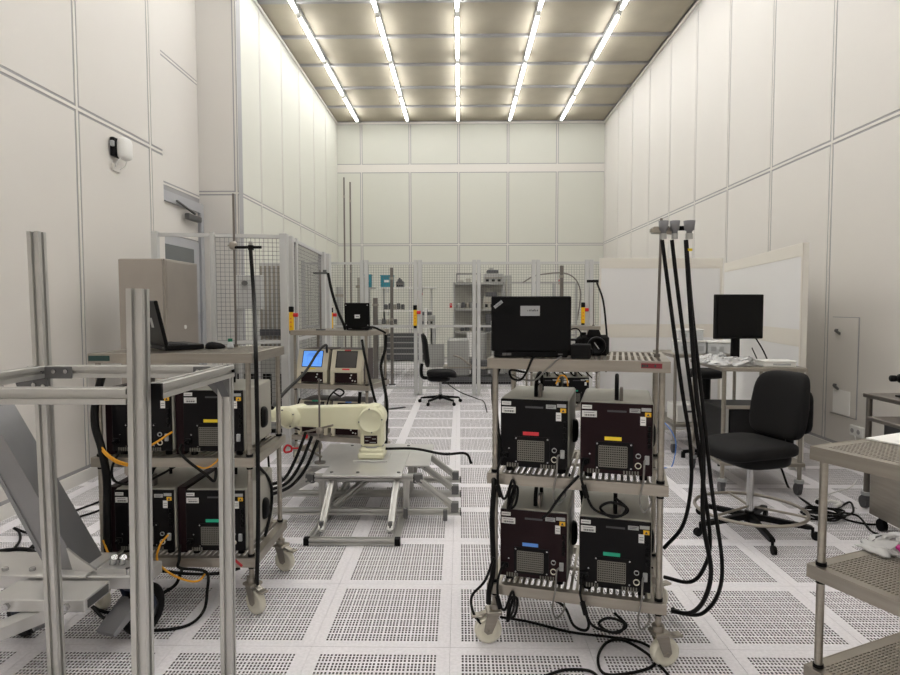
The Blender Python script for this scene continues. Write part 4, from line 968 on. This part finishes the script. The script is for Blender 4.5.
for x in (0.05, 0.7):
    for y in (0.05, 0.43): MB().box(x-0.02, x+0.02, y-0.02, y+0.02, 0.07, 0.10).cyl((x-0.014, y+0.015, 0.04), (x+0.014, y+0.015, 0.04), 0.04, 16).build('caster', 'black', t)
# things on the slotted cart
o = MB().box(0, 0.42, 0, 0.30, 0, 0.006, 0.001).build('white_sheet', 'paper', None, (1.55, 1.86, 1.01), C4R+R(2)); tag(o, 'white card sheet lying on the top slotted shelf', 'paper')
t = thing('plastic_bag', 'clear plastic bag with a magenta panel on the middle slotted shelf', 'plastic bag', (1.575, 2.175, 0.61), C4R)
crumple((0, 0, 0.002), (0.30, 0.15, 0.04), 9, 0.02).build('bag_film', 'plastic_bag', t)
MB().soft((-0.02, -0.055, 0.018), (0.12, 0.06, 0.030), 0.6, 0.6, 20, 8).build('magenta_panel', 'magenta', t)

# ------------------------------------------------------------------ partition boards
def board(label, p0, p1, h):
    a = Vector((p0[0], p0[1], 0)); b = Vector((p1[0], p1[1], 0)); L = (b-a).length; ang = math.atan2((b-a).y, (b-a).x)
    t = thing('partition_board', label, 'partition', (a.x, a.y, 0), ang)
    bx('core', 'board', t, 0, L, 0.0, 0.045, 0.03, h, 0.003)
    bx('upper_band', 'board_band', t, 0.0, L, -0.006, 0, h-0.115, h-0.004)
    bx('face', 'board_face', t, 0.012, L-0.03, -0.004, 0, 1.27, h-0.12)
    bx('lower_band', 'board_band', t, 0.0, L, -0.006, 0, 1.12, 1.265)
    bx('lower_face', 'board_face', t, 0.012, L-0.03, -0.004, 0, 0.05, 1.115)
    bx('edge_strip', 'board_band', t, L-0.028, L, -0.008, 0, 0.03, h-0.002)
    for x in (0.1, L-0.14): bx('foot', 'fence', t, x, x+0.04, -0.03, 0.10, 0.0, 0.03)
board('cream partition board facing the room behind the funnel rod', (1.612, 7.04), (3.03, 7.10), 2.03)
board('white slanting partition board behind the monitor', (3.42, 7.95), (2.985, 5.36), 2.03)

# ------------------------------------------------------------------ behind the far fence
def shelf_unit(label, x, y, w, d_, zs, h, m='machine_grey'):
    t = thing('shelving_unit', label, 'shelving', (x, y, 0))
    for px in (0, w):
        for py in (0, d_): bx('upright', m, t, px-0.02, px+0.02, py-0.02, py+0.02, 0, h)
    for z in zs: bx('shelf', m, t, -0.02, w+0.02, -0.02, d_+0.02, z-0.03, z)
    bx('back_panel', 'case_grey', t, 0, w, d_, d_+0.01, 0.1, h)
SU = (-0.12, 12.6)
shelf_unit('grey steel shelving of parts behind the far fence', SU[0], SU[1], 1.02, 0.45, (0.35, 0.95, 1.42, 1.96), 1.98)
def clutter(label, name, x, y, z, w, d_, h, m, kind, cat):
    t = thing(name, label, cat, (x, y, z))
    if kind == 'basket':
        b = MB()
        for px in (0, w):
            for py in (0, d_): b.bar((px, py, 0), (px, py, h), 0.012, 0.012)
        for zz in (0.01, h): b.bar((0, 0, zz), (w, 0, zz), 0.012, 0.012).bar((0, d_, zz), (w, d_, zz), 0.012, 0.012).bar((0, 0, zz), (0, d_, zz), 0.012, 0.012).bar((w, 0, zz), (w, d_, zz), 0.012, 0.012)
        b.build('wire_frame', 'wire', t)
        for k in range(3): bx('part_inside', m, t, w*(0.08+0.3*k), w*(0.3+0.3*k), 0.03, d_-0.03, 0.0, h*(0.3+0.2*(k % 2)), 0.006)
    elif kind == 'machine':
        bx('body', m, t, 0, w, 0, d_, 0, h*0.62, 0.01); bx('cover', 'dark_machine', t, w*0.15, w*0.75, 0.02, d_-0.02, h*0.62, h*0.85, 0.01)
        MB().cyl((w*0.4, d_/2, h*0.85), (w*0.4, d_/2, h), w*0.12, 14).build('knob', m, t); bx('handle', 'steel', t, w*0.05, w*0.95, -0.02, 0, h*0.3, h*0.36)
        for k in range(3): bx('slot', 'black', t, w*(0.1+0.3*k), w*(0.25+0.3*k), -0.003, 0, h*0.1, h*0.25)
    elif kind == 'box':
        bx('bin', m, t, 0, w, 0, d_, 0, h*0.9, 0.006); bx('lip', m, t, -0.008, w+0.008, -0.008, d_+0.008, h*0.9, h, 0.003); bx('label_strip', 'sticker', t, w*0.3, w*0.7, -0.002, 0, h*0.4, h*0.6)
    elif kind == 'parts':
        for k in range(5): MB().soft((w*(0.1+0.2*k), d_*(0.3+0.12*k), h*0.35), (w*0.19, d_*0.5, h*(0.6+0.2*(k % 2))), 0.4, 0.6, 10, 8).build('part_piece', [m, 'dark_machine', 'steel'][k % 3], t)
        bx('tray', 'case_grey', t, 0, w, 0, d_, 0, h*0.12)
    return t
x0, y0 = SU
clutter('wire basket of parts on top of the grey shelving', 'wire_basket', x0+0.05, y0+0.05, 1.96, 0.5, 0.3, 0.2, 'case_grey', 'basket', 'basket')
clutter('grey gear machine on top of the grey shelving', 'bench_machine', x0+0.62, y0+0.05, 1.96, 0.4, 0.35, 0.32, 'machine_grey', 'machine', 'machine')
clutter('tray of small machined parts on the middle grey shelf', 'parts_tray', x0+0.05, y0+0.03, 1.42, 0.45, 0.3, 0.2, 'machine_grey', 'parts', 'tray')
clutter('dark appliance with pink stripe on the middle grey shelf', 'bench_machine', x0+0.60, y0+0.03, 1.42, 0.38, 0.35, 0.42, 'case_grey', 'machine', 'machine')
clutter('flat tray of dark tools on the lower grey shelf', 'parts_tray', x0+0.12, y0+0.03, 0.95, 0.5, 0.3, 0.13, 'dark_machine', 'parts', 'tray')
clutter('black crate on the lower grey shelf', 'crate', x0+0.66, y0+0.03, 0.95, 0.34, 0.3, 0.38, 'dark_machine', 'box', 'crate')
clutter('grey crate on the bottom grey shelf', 'crate', x0+0.1, y0+0.03, 0.35, 0.42, 0.34, 0.34, 'machine_grey', 'box', 'crate')
# white bench with wall shelves
t = thing('workbench', 'white workbench with a dark drawer cage below, behind the fence', 'workbench', (-1.85, 12.7, 0))
bx('worktop', 'white', t, 0, 1.35, 0, 0.6, 1.02, 1.08, 0.004)
for x in (0.03, 1.28): bx('leg', 'fence', t, x, x+0.05, 0.03, 0.57, 0, 1.02)
cg = bx('cage', 'dark_machine', t, 0.3, 1.1, 0.08, 0.55, 0.35, 0.9, 0.01)
for z in (0.48, 0.6, 0.72, 0.84): bx('cage_bar', 'machine_grey', cg, 0.31, 1.09, 0.06, 0.08, z-0.012, z+0.012)
bx('lower_shelf', 'white', t, 0.05, 1.3, 0.05, 0.55, 0.28, 0.32)
for z, x1, lab in ((1.40, 0.75, 'lower'), (1.90, 0.85, 'upper')):
    t = thing('wall_shelf', ('long white shelf on posts just above the white workbench', 'long white shelf above the other white shelf')[lab == 'upper'], 'shelf', (-1.75, 13.15, z))
    bx('board', 'white', t, 0, 0.2+x1+0.2, 0, 0.3, -0.03, 0, 0.003)
    for x in (0.15, 0.9): bx('bracket', 'fence', t, x, x+0.03, 0.0, 0.3, -0.12, -0.03)
    for x in (0.05, 1.1): bx('support_post', 'fence', t, x, x+0.04, 0.28, 0.32, -z, 0.0)
clutter('teal storage box on the upper white shelf', 'storage_box', -1.72, 13.18, 1.90, 0.27, 0.24, 0.26, 'teal', 'box', 'box')
clutter('small grey machine beside the teal storage box on the white shelf', 'bench_machine', -1.38, 13.18, 1.90, 0.16, 0.2, 0.2, 'dark_machine', 'machine', 'machine')
clutter('tray of dark fittings on the lower white shelf', 'parts_tray', -1.66, 13.17, 1.40, 0.45, 0.22, 0.2, 'dark_machine', 'parts', 'tray')
clutter('tray of small steel fittings on the white workbench', 'parts_tray', -1.75, 12.85, 1.08, 0.4, 0.3, 0.2, 'machine_grey', 'parts', 'tray')
clutter('grey cone-topped machine at the end of the white workbench', 'bench_machine', -0.85, 12.85, 1.08, 0.32, 0.3, 0.34, 'machine_grey', 'machine', 'machine')
clutter('grey crate on the workbench lower shelf', 'crate', -1.72, 12.8, 0.32, 0.2, 0.3, 0.3, 'case_grey', 'box', 'crate')
# free-standing cell equipment: machine with cylinder, pipes, tall rods
t = thing('process_machine', 'grey process machine with a white filter cylinder behind the far fence', 'machine', (-0.42, 11.5, 0))
bx('base_frame', 'dark_machine', t, 0, 1.5, 0, 0.6, 0.04, 0.14); bx('skid', 'black', t, 0.05, 1.45, 0.05, 0.55, 0, 0.04)
bx('tank', 'machine_grey', t, 0.18, 0.60, 0.05, 0.5, 0.14, 0.86, 0.03); bx('pump', 'dark_machine', t, 0.64, 0.95, 0.1, 0.45, 0.14, 0.45, 0.02)
MB().cyl((0.60, 0.12, 0.52), (0.60, 0.12, 0.98), 0.055, 18).build('filter_cylinder', 'white', t)
MB().cyl((0.85, 0.3, 0.45), (0.85, 0.3, 0.95), 0.09, 18).build('motor', 'machine_grey', t)
MB().tube([(0.3, 0.02, 0.55), (0.45, -0.05, 0.5), (0.65, -0.05, 0.35), (0.9, -0.02, 0.3)], 0.02).build('pipe', 'steel', t)
bx('side_column', 'machine_grey', t, 1.02, 1.10, 0.1, 0.5, 0.14, 1.0, 0.01); bx('upper_tray', 'steel', t, 0.1, 1.4, 0.0, 0.55, 0.30, 0.33)
for k in range(3): bx('valve', ['steel', 'red', 'steel'][k], t, 1.15+k*0.09, 1.2+k*0.09, 0.02, 0.08, 0.40, 0.5, 0.006)
t = thing('light_panel', 'pale upright panel leaning on the far wall behind the fence', 'panel', (-0.72, 12.3, 0))
bx('sheet', 'white', t, 0, 0.05, 0, 0.04, 0.0, 1.45); bx('cross_bar', 'white', t, 0.05, 0.42, 0, 0.03, 0.18, 0.23); bx('dark_screen', 'machine_grey', t, 0.05, 0.40, 0.01, 0.03, 0.24, 0.72)
def pipe(label, x, y, h, r, m='machine_grey'):
    t = thing('pipe_column', label, 'pipe', (x, y, 0))
    MB().cyl((0, 0, 0.02), (0, 0, h), r, 12).build('pipe', m, t); MB().cyl((0, 0, 0), (0, 0, 0.02), r*2.2, 14).build('flange', 'dark_machine', t)
    for z in (h*0.55, h*0.9): MB().cyl((0, 0, z), (0, 0, z+0.05), r*1.3, 12).build('collar', 'steel', t)
pipe('tall thin steel rod rising above the mesh beside a second rod', -2.25, 11.9, 3.98, 0.016, 'steel_dark')
pipe('slightly shorter thin rod rising above the mesh', -2.14, 11.95, 3.9, 0.016, 'steel_dark')
pipe('thick grey column behind the mesh near the thin rods', -2.30, 11.6, 1.85, 0.06)
pipe('fat pale vessel column between the thin rods and teal boxes', -1.98, 12.3, 2.06, 0.10, 'case_grey')
pipe('brown-grey column just behind the white gate post', -1.70, 12.2, 1.65, 0.05, 'steel_dark')
clutter('teal storage box on a post beside the white gate', 'storage_box', -2.08, 13.25, 1.9, 0.14, 0.2, 0.28, 'teal', 'box', 'box')
t = thing('post_table', 'narrow grey pedestal under a teal box behind the fence', 'table', (-2.15, 13.2, 0))
bx('top', 'machine_grey', t, 0, 0.28, 0, 0.32, 1.86, 1.9); bx('leg', 'machine_grey', t, 0.1, 0.18, 0.1, 0.2, 0.0, 1.86)
pipe('dark vertical strut standing behind the gate with the white shelves', -1.28, 11.4, 2.2, 0.03, 'steel_dark')
pipe('grey strut standing behind the fence near the pipe rack', 1.86, 11.2, 2.22, 0.035, 'steel_dark')
t = thing('pipe_rack', 'tall welded rack of thin pipes behind the far fence', 'rack', (0.95, 12.2, 0))
for x in (0, 0.9, 1.35): bx('upright', 'machine_grey', t, x, x+0.05, 0, 0.05, 0, 1.95 if x else 2.05)
for z in (0.9, 1.95): bx('crossbar', 'machine_grey', t, 0.05, 1.35, 0.01, 0.04, z-0.02, z+0.02)
MB().tube([(0.3, 0.02, 1.95), (0.6, 0.0, 2.1), (1.2, 0.0, 2.12), (1.45, 0.0, 1.8), (1.4, 0.02, 1.2)], 0.014).build('bent_pipe', 'steel_dark', t)
t = thing('tall_cabinet', 'narrow grey cabinet edge standing behind the gear machine', 'cabinet', (0.98, 13.2, 0))
bx('body', 'machine_grey', t, 0, 0.14, 0, 0.5, 0.03, 2.15, 0.006); bx('plinth', 'black', t, 0.01, 0.13, 0.02, 0.48, 0, 0.03); bx('door', 'case_grey', t, 0.01, 0.13, -0.012, 0, 0.06, 2.1)
for label, (x, y, z) in {'small red tag on the far wall over the white shelf': (-1.02, YB-0.002, 1.83), 'small red tag on the far wall beside the grey shelving': (-0.24, YB-0.002, 1.5), 'small red tag on the far wall behind the pipe rack': (2.62, YB-0.002, 2.12)}.items():
    t = thing('wall_tag', label, 'tag', (x, y, z)); bx('tag_plate', 'red', t, -0.035, 0.035, -0.01, 0, -0.06, 0.06, 0.003); bx('tag_print', 'sticker', t, -0.02, 0.02, -0.0115, -0.01, 0.01, 0.03)

# ------------------------------------------------------------------ cables
def sh(p, dx, dz): return (p[0]+dx, p[1], p[2]+dz)
def local(base, rz, pts): return [at(base, rz, p) for p in pts]
for i, (lab, x, z, loop) in enumerate([('power cord of the red taped instrument, bundled under its shelf', -0.185, 0.76, -0.12), ('power cord of the yellow taped instrument, coiled over the shelf edge', 0.158, 0.76, 0.1), ('power cord of the blue taped instrument, bundled below the bottom shelf', -0.185, 0.275, -0.1), ('power cord of the green taped instrument on the maroon tagged cart', 0.158, 0.275, 0.11)]):
    px = x-0.122; y = -0.255 if i % 2 == 0 else -0.265; z0 = z+0.07
    if i in (0, 2):
        pts = [(px, y-0.005, z0), (px-0.01, y-0.035, z0-0.05), (px-0.005, y-0.04, z-0.06), (px+0.02, y-0.03, z-0.10), (px+0.05, y-0.02, z-0.02), (px+0.06, y-0.02, z-0.08), (px+0.03, y-0.02, z-0.155), (px+0.04, y-0.01, z-0.06), (px+0.07, y-0.01, z-0.055), (px+0.06, y, z-0.13), (px+0.03, y+0.01, z-0.15), (px+0.05, y+0.02, z-0.06)]
    else:
        pts = [(px, y-0.005, z0), (px-0.005, y-0.035, z0-0.05), (px+0.01, y-0.045, z-0.03), (px+0.04, y-0.04, z-0.10), (px+0.09, y-0.02, z-0.13), (px+0.15, y-0.01, z-0.135), (px+0.17, y, z-0.10), (px+0.11, y, z-0.085), (px+0.07, y-0.01, z-0.11), (px+0.12, y+0.01, z-0.15), (px+0.18, y+0.02, z-0.12), (px+0.13, y+0.03, z-0.075)]
    o = cord('mains_cable', 'black '+lab, local(C3, C3R, pts), 0.0055)
    q = pts[2]; MB().cyl(at(C3, C3R, (q[0]-0.006, q[1], q[2]+0.02)), at(C3, C3R, (q[0]+0.008, q[1], q[2]-0.03)), 0.011, 10).build('ferrite', 'cable', o)
for lab, x, z in (('grey data lead hanging from the red taped instrument', -0.185, 0.76), ('grey data lead hanging from the yellow taped instrument', 0.158, 0.76), ('grey data lead hanging from the blue taped instrument', -0.185, 0.275), ('grey data lead hanging from the green taped instrument', 0.158, 0.275)):
    y = -0.235; px = x+0.122
    cord('data_lead', lab, local(C3, C3R, [(px, y-0.005, z+0.09), (px-0.005, y-0.05, z+0.09), (px-0.008, y-0.06, z+0.02), (px-0.02, y-0.055, z-0.06), (px-0.005, y-0.04, z-0.11), (px+0.025, y-0.02, z-0.08), (px+0.02, y+0.02, z-0.06)]), 0.004, 'cable_grey')
cord('cable', 'thick black cable tied down the laptop cart post beside the red taped instrument', local(C3, C3R, [(-0.335, -0.20, 1.21), (-0.35, -0.22, 1.12), (-0.335, -0.225, 0.95), (-0.32, -0.225, 0.84), (-0.345, -0.225, 0.76), (-0.335, -0.285, 0.70), (-0.345, -0.275, 0.55), (-0.34, -0.27, 0.35), (-0.355, -0.285, 0.25), (-0.36, -0.275, 0.19)]), 0.012)
cord('cable', 'thin black cable bowing out past the laptop cart bottom corner', local(C3, C3R, [(-0.335, -0.285, 0.40), (-0.37, -0.30, 0.30), (-0.43, -0.29, 0.22), (-0.43, -0.27, 0.14), (-0.395, -0.27, 0.09)]), 0.006)
cord('cable', 'black cable slung between the two instruments of the laptop cart', local(C3, C3R, [(0.02, -0.28, 0.78), (-0.05, -0.30, 0.70), (-0.10, -0.29, 0.62), (-0.13, -0.27, 0.585)]), 0.006)
cord('cable', 'pair of black leads hanging behind the laptop cart middle shelf', local(C3, C3R, [(-0.08, 0.1, 0.70), (0.0, 0.1, 0.62), (0.02, 0.12, 0.45), (0.03, 0.1, 0.29)]), 0.008)
cord('usb_lead', 'grey lead from the big laptop drooping under the top shelf', local(C3, C3R, [(-0.06, -0.238, 1.266), (-0.075, -0.275, 1.255), (-0.13, -0.278, 1.20), (-0.17, -0.24, 1.165), (-0.23, -0.22, 1.165), (-0.28, -0.18, 1.18)]), 0.0038, 'cable_grey')
cord('mains_cable', 'black cord of the big laptop looped under the top shelf', local(C3, C3R, [(-0.175, -0.236, 1.262), (-0.18, -0.278, 1.25), (-0.20, -0.278, 1.20), (-0.23, -0.25, 1.165), (-0.27, -0.23, 1.17), (-0.28, -0.20, 1.20), (-0.22, -0.18, 1.19)]), 0.005)
cord('cable', 'black loop of cable under the bottom shelf of the laptop cart', local(C3, C3R, [(-0.11, -0.2, 0.215), (-0.04, -0.22, 0.19), (0.0, -0.23, 0.12), (0.05, -0.22, 0.10), (0.06, -0.2, 0.13), (0.02, -0.18, 0.21)]), 0.006)
cord('floor_cable', 'black cable looping on the floor beside the white caster', [(0.186, 2.769, 0.030), (0.325, 2.767, 0.008), (0.496, 2.682, 0.008), (0.666, 2.643, 0.008), (0.787, 2.604, 0.008), (0.828, 2.527, 0.008), (0.800, 2.440, 0.008), (0.706, 2.384, 0.008), (0.579, 2.369, 0.008), (0.576, 2.480, 0.008), (0.637, 2.594, 0.008), (0.707, 2.598, 0.020), (0.779, 2.506, 0.020), (0.819, 2.409, 0.010), (0.839, 2.308, 0.008)], 0.006)
cord('floor_cable', 'short black cable curve on the floor in front of the laptop cart', [(0.337, 2.352, 0.008), (0.424, 2.394, 0.008), (0.523, 2.388, 0.008), (0.555, 2.317, 0.008)], 0.006)
# left cart
cord('cable_loom', 'thick black cable loom running down behind the extrusion frame post', [(-1.702, 2.860, 1.167), (-1.716, 2.820, 1.039), (-1.712, 2.800, 0.924), (-1.671, 2.780, 0.810), (-1.646, 2.770, 0.671), (-1.657, 2.780, 0.478), (-1.663, 2.790, 0.330), (-1.650, 2.820, 0.220)], 0.018)
for k in range(3): cord('optical_lead', ['yellow lead branching off the black cable loom', 'second yellow lead curving beside the loom', 'lower yellow lead running along the loom'][k], [sh((-1.698, 2.790, 0.874), 0.005*k, 0), sh((-1.665, 2.770, 0.812), 0.005*k, 0.005*k), sh((-1.604, 2.760, 0.763), 0.009*k, 0.005*k), sh((-1.551, 2.780, 0.735), 0.014*k, 0.005*k)] if k < 2 else [(-1.673, 2.770, 0.386), (-1.642, 2.770, 0.310), (-1.583, 2.780, 0.258), (-1.465, 2.790, 0.254)], 0.005, 'cable_yellow')
cord('optical_lead', 'yellow lead crossing to the middle instrument behind the extrusion post', [(-1.368, 2.840, 0.883), (-1.387, 2.760, 0.862), (-1.444, 2.770, 0.827), (-1.503, 2.800, 0.777)], 0.005, 'cable_yellow')
cord('optical_lead', 'yellow lead drooping from the bottom shelf instrument', [(-1.400, 2.840, 0.384), (-1.399, 2.760, 0.367), (-1.415, 2.760, 0.296), (-1.365, 2.760, 0.239), (-1.291, 2.770, 0.197), (-1.238, 2.790, 0.183), (-1.217, 2.820, 0.203)], 0.005, 'cable_yellow')
cord('optical_lead', 'yellow lead from the upper shelf dipping to the lower instrument', [(-1.115, 2.800, 0.792), (-1.132, 2.770, 0.757), (-1.184, 2.780, 0.726), (-1.248, 2.820, 0.725)], 0.004, 'cable_yellow')
cord('mains_cable', 'black power cord under the yellow taped instrument behind the frame', [(-1.331, 2.850, 0.818), (-1.304, 2.780, 0.801), (-1.259, 2.760, 0.764), (-1.185, 2.770, 0.701), (-1.156, 2.800, 0.659), (-1.162, 2.840, 0.701), (-1.187, 2.880, 0.724)], 0.007)
cord('mains_cable', 'black power cord looping under the middle shelf behind the frame', [(-1.597, 2.800, 0.805), (-1.626, 2.780, 0.725), (-1.621, 2.800, 0.653), (-1.534, 2.850, 0.629), (-1.471, 2.900, 0.654), (-1.406, 2.950, 0.690)], 0.006)
cord('mains_cable', 'black power cord hanging below the bottom shelf to the floor', [(-1.348, 2.850, 0.332), (-1.321, 2.780, 0.288), (-1.318, 2.780, 0.250), (-1.203, 2.800, 0.222), (-1.209, 2.820, 0.116), (-1.217, 2.800, 0.038), (-1.245, 2.733, 0.010), (-1.315, 2.683, 0.008), (-1.457, 2.672, 0.008), (-1.634, 2.740, 0.008), (-1.826, 2.899, 0.008)], 0.007)
cord('cable', 'black cable slung along under the bottom shelf of the frame-side cart', [(-1.649, 2.860, 0.193), (-1.492, 2.840, 0.213), (-1.294, 2.830, 0.199), (-1.143, 2.840, 0.200), (-1.071, 2.880, 0.207)], 0.008)
cord('cable', 'black cable end hanging toward the floor behind the frame', [(-1.346, 2.860, 0.205), (-1.377, 2.860, 0.135), (-1.422, 2.840, 0.105), (-1.446, 2.820, 0.095)], 0.008)
cord('data_lead', 'short red lead at the corner of the bottom shelf', [(-1.151, 2.865, 0.287), (-1.086, 2.820, 0.282), (-1.028, 2.790, 0.257)], 0.006, 'cable_red')
cord('cable', 'black cable from the frame-side cart arching to the instruments beyond', [(-1.033, 3.300, 0.921), (-1.105, 3.800, 0.939), (-1.182, 4.600, 0.979), (-1.175, 5.000, 1.102), (-1.174, 5.300, 1.141), (-1.210, 5.500, 1.065)], 0.011)
cord('cable', 'black cable curving down the end of the frame-side cart', [(-1.053, 3.100, 0.657), (-1.029, 3.200, 0.560), (-1.025, 3.250, 0.468), (-1.022, 3.200, 0.358), (-1.035, 3.100, 0.218)], 0.008)
cord('cable', 'black power lead hanging by the side intake of the frame-side cart', [(-1.059, 3.300, 0.660), (-1.057, 3.320, 0.514), (-1.051, 3.330, 0.398), (-1.066, 3.300, 0.267)], 0.006)
for k in range(3): cord('cable', ['black cable sweeping from the clamps to the frame-side cart', 'lower black cable sweeping below the robot plate', 'black cable sagging beneath the robot plate'][k], [sh((-1.040, 4.050, 0.632), 0.04*k, -0.027*k), sh((-1.096, 4.000, 0.467), 0.033*k, -0.033*k), sh((-1.158, 3.950, 0.345), 0.02*k, -0.026*k), sh((-1.213, 3.850, 0.334), 0, -0.032*k), sh((-1.228, 3.700, 0.391), 0, -0.037*k)], 0.011)
# cables around the touchscreen cart
cord('cable', 'black cable hanging down the end of the touchscreen cart', [(-0.683, 5.600, 1.215), (-0.691, 5.580, 1.077), (-0.725, 5.550, 0.932), (-0.693, 5.500, 0.763), (-0.660, 5.450, 0.588), (-0.668, 5.420, 0.275), (-0.657, 5.400, 0.207)], 0.014)
cord('cable', 'black power lead of the small laptop curling over the shelf end', [(-0.897, 5.550, 1.272), (-0.801, 5.520, 1.291), (-0.728, 5.520, 1.264), (-0.674, 5.520, 1.236)], 0.010)
cord('cable', 'black cable loop between the touchscreen shelves', [(-1.450, 5.450, 0.651), (-1.479, 5.420, 0.546), (-1.518, 5.420, 0.410), (-1.446, 5.420, 0.364)], 0.008)
cord('cable', 'black cable coil hanging under the middle touchscreen shelf', [(-1.160, 5.500, 0.699), (-1.092, 5.480, 0.665), (-1.059, 5.500, 0.699), (-1.118, 5.520, 0.723), (-1.187, 5.500, 0.662), (-1.220, 5.520, 0.576)], 0.008)
cord('cable', 'pair of black leads under the dark touchscreen instrument', [(-0.912, 5.500, 0.699), (-0.923, 5.500, 0.579), (-0.942, 5.500, 0.460)], 0.016)
# distant cart cables
for k in range(6):
    x = 0.09*k
    cord('cable', ['thin black lead hanging over the distant instruments', 'second lead hanging over the distant instruments', 'crooked lead between the two distant instruments', 'lead dropping onto the green taped distant instrument', 'curly lead above the green taped distant instrument', 'last lead at the end of the distant cart'][k], [sh((0.991, 6.850, 0.963), x, 0), sh((1.021, 6.820, 0.853), x, 0), sh((0.952, 6.800, 0.765), x, 0), sh((1.038, 6.850, 0.669), x, 0)], 0.008)
cord('optical_lead', 'yellow loop of lead on the distant black instrument', [(1.057, 6.680, 0.622), (1.097, 6.660, 0.713), (1.163, 6.660, 0.702), (1.189, 6.680, 0.600)], 0.008, 'cable_yellow')
# floor by the hatch wall
cc = (2.531, 4.215, 0.020)
b = []
for k in range(66):
    a = k*2*math.pi/16; r = 0.10+0.012*math.sin(k*1.7); b.append((cc[0]+r*1.25*math.cos(a), cc[1]+r*math.sin(a), 0.01+0.0085*(k//11)))
b += [(2.706, 4.308, 0.010), (2.784, 4.232, 0.008), (2.689, 3.964, 0.008), (2.694, 3.877, 0.008)]
o = cord('extension_cord', 'coiled black extension cord on the floor beside the swivel chair', b, 0.007)
t = thing('socket_plug', 'white multi-plug with black lead lying by the coiled cord', 'plug', (2.713, 4.424, -0.000), R(35))
MB().tube([(-0.03, -0.04, 0.03), (0.05, -0.04, 0.03), (0.075, 0.0, 0.03), (0.05, 0.04, 0.03), (-0.03, 0.04, 0.03)], 0.014, 8).build('plug_shell', 'white', t); MB().cyl((-0.03, 0.04, 0.03), (-0.10, 0.05, 0.05), 0.017, 10).build('plug_end', 'black', t)
cord('mains_lead', 'thin white lead trailing across the floor to the hatch wall', [(2.668, 4.350, 0.010), (2.693, 4.590, 0.006), (2.966, 4.792, 0.006), (3.204, 4.956, 0.006), (3.588, 5.447, 0.006), (3.533, 5.400, 0.199), (XR-0.05, 5.70, 0.26)], 0.004, 'white')
cord('floor_cable', 'black cable lying from the coil toward the stainless box', [(2.749, 4.401, 0.008), (2.923, 4.539, 0.008), (2.803, 4.315, 0.008), (2.654, 4.190, 0.008), (2.736, 4.075, 0.008), (2.857, 4.076, 0.008)], 0.007)
cord('cable', 'black monitor cable falling behind the table', [(2.506, 5.200, 1.214), (2.609, 5.250, 1.082), (2.831, 5.580, 0.911), (2.892, 5.600, 0.706), (2.850, 5.600, 0.568), (2.687, 5.600, 0.502)], 0.006)
cord('cable', 'second monitor cable hanging beside the first behind the table', [(2.483, 5.200, 1.120), (2.712, 5.560, 0.968), (2.771, 5.580, 0.801), (2.793, 5.580, 0.617), (2.743, 5.560, 0.436)], 0.005)
cord('cable', 'tangle of black leads behind the swivel chair back', [(2.669, 5.300, 0.361), (2.656, 5.200, 0.261), (2.648, 5.100, 0.225), (2.656, 5.000, 0.125), (2.672, 4.900, -0.012), (2.591, 4.529, 0.010), (2.582, 4.399, 0.008)], 0.009)
cord('data_lead', 'blue lead looping below the clear boxes table', [(1.867, 5.550, 0.418), (1.923, 5.500, 0.336), (1.962, 5.500, 0.217), (1.952, 5.567, 0.006), (1.855, 5.496, 0.006)], 0.005, 'tape_blue')
cord('floor_cable', 'thin dark cable on the floor by the far office chair', [(-0.225, 9.040, 0.350), (-0.000, 9.393, 0.150), (0.286, 9.608, 0.008), (0.369, 9.304, 0.008), (0.376, 8.415, 0.008)], 0.008)
# left floor
cord('floor_cable', 'bundle of black cable on the floor by the near wall baseboard', [(-2.795, 3.531, 0.010), (-2.733, 3.562, 0.010), (-2.659, 3.578, 0.010), (-2.577, 3.549, 0.010), (-2.476, 3.448, 0.010), (-2.439, 3.339, 0.010)], 0.012)
cord('floor_cable', 'black cable rising from the wall bundle', [(-2.708, 3.577, 0.010), (-2.775, 3.719, 0.010), (-2.841, 3.801, 0.030), (-2.885, 3.817, 0.050), (-2.828, 3.828, 0.020), (-2.764, 3.820, 0.010)], 0.008)
cord('floor_cable', 'long black cable from the wall bundle to the frame-side cart', [(-2.653, 3.553, 0.020), (-2.606, 3.625, 0.010), (-2.787, 4.164, 0.008), (-2.767, 4.313, 0.008), (-2.730, 4.472, 0.008), (-2.737, 4.668, 0.008)], 0.008)
cord('floor_cable', 'second long black cable passing under the frame-side cart', [(-2.625, 3.599, 0.008), (-2.724, 4.027, 0.008), (-2.660, 4.166, 0.008), (-2.608, 4.293, 0.008), (-2.591, 4.521, 0.008)], 0.008)
cord('floor_cable', 'black cable under the strut pedestal near the navy caster', [(-1.892, 2.926, 0.030), (-1.808, 2.886, 0.010), (-1.712, 2.832, 0.008), (-1.649, 2.833, 0.008)], 0.007)
o = tag(MB().bar((-1.032, 8.629, 0.012), (-0.804, 8.805, 0.012), 0.05, 0.012).build('floor_strip', 'dark_machine'), 'dark flat strip lying on the floor beyond the touchscreen cart', 'strip')
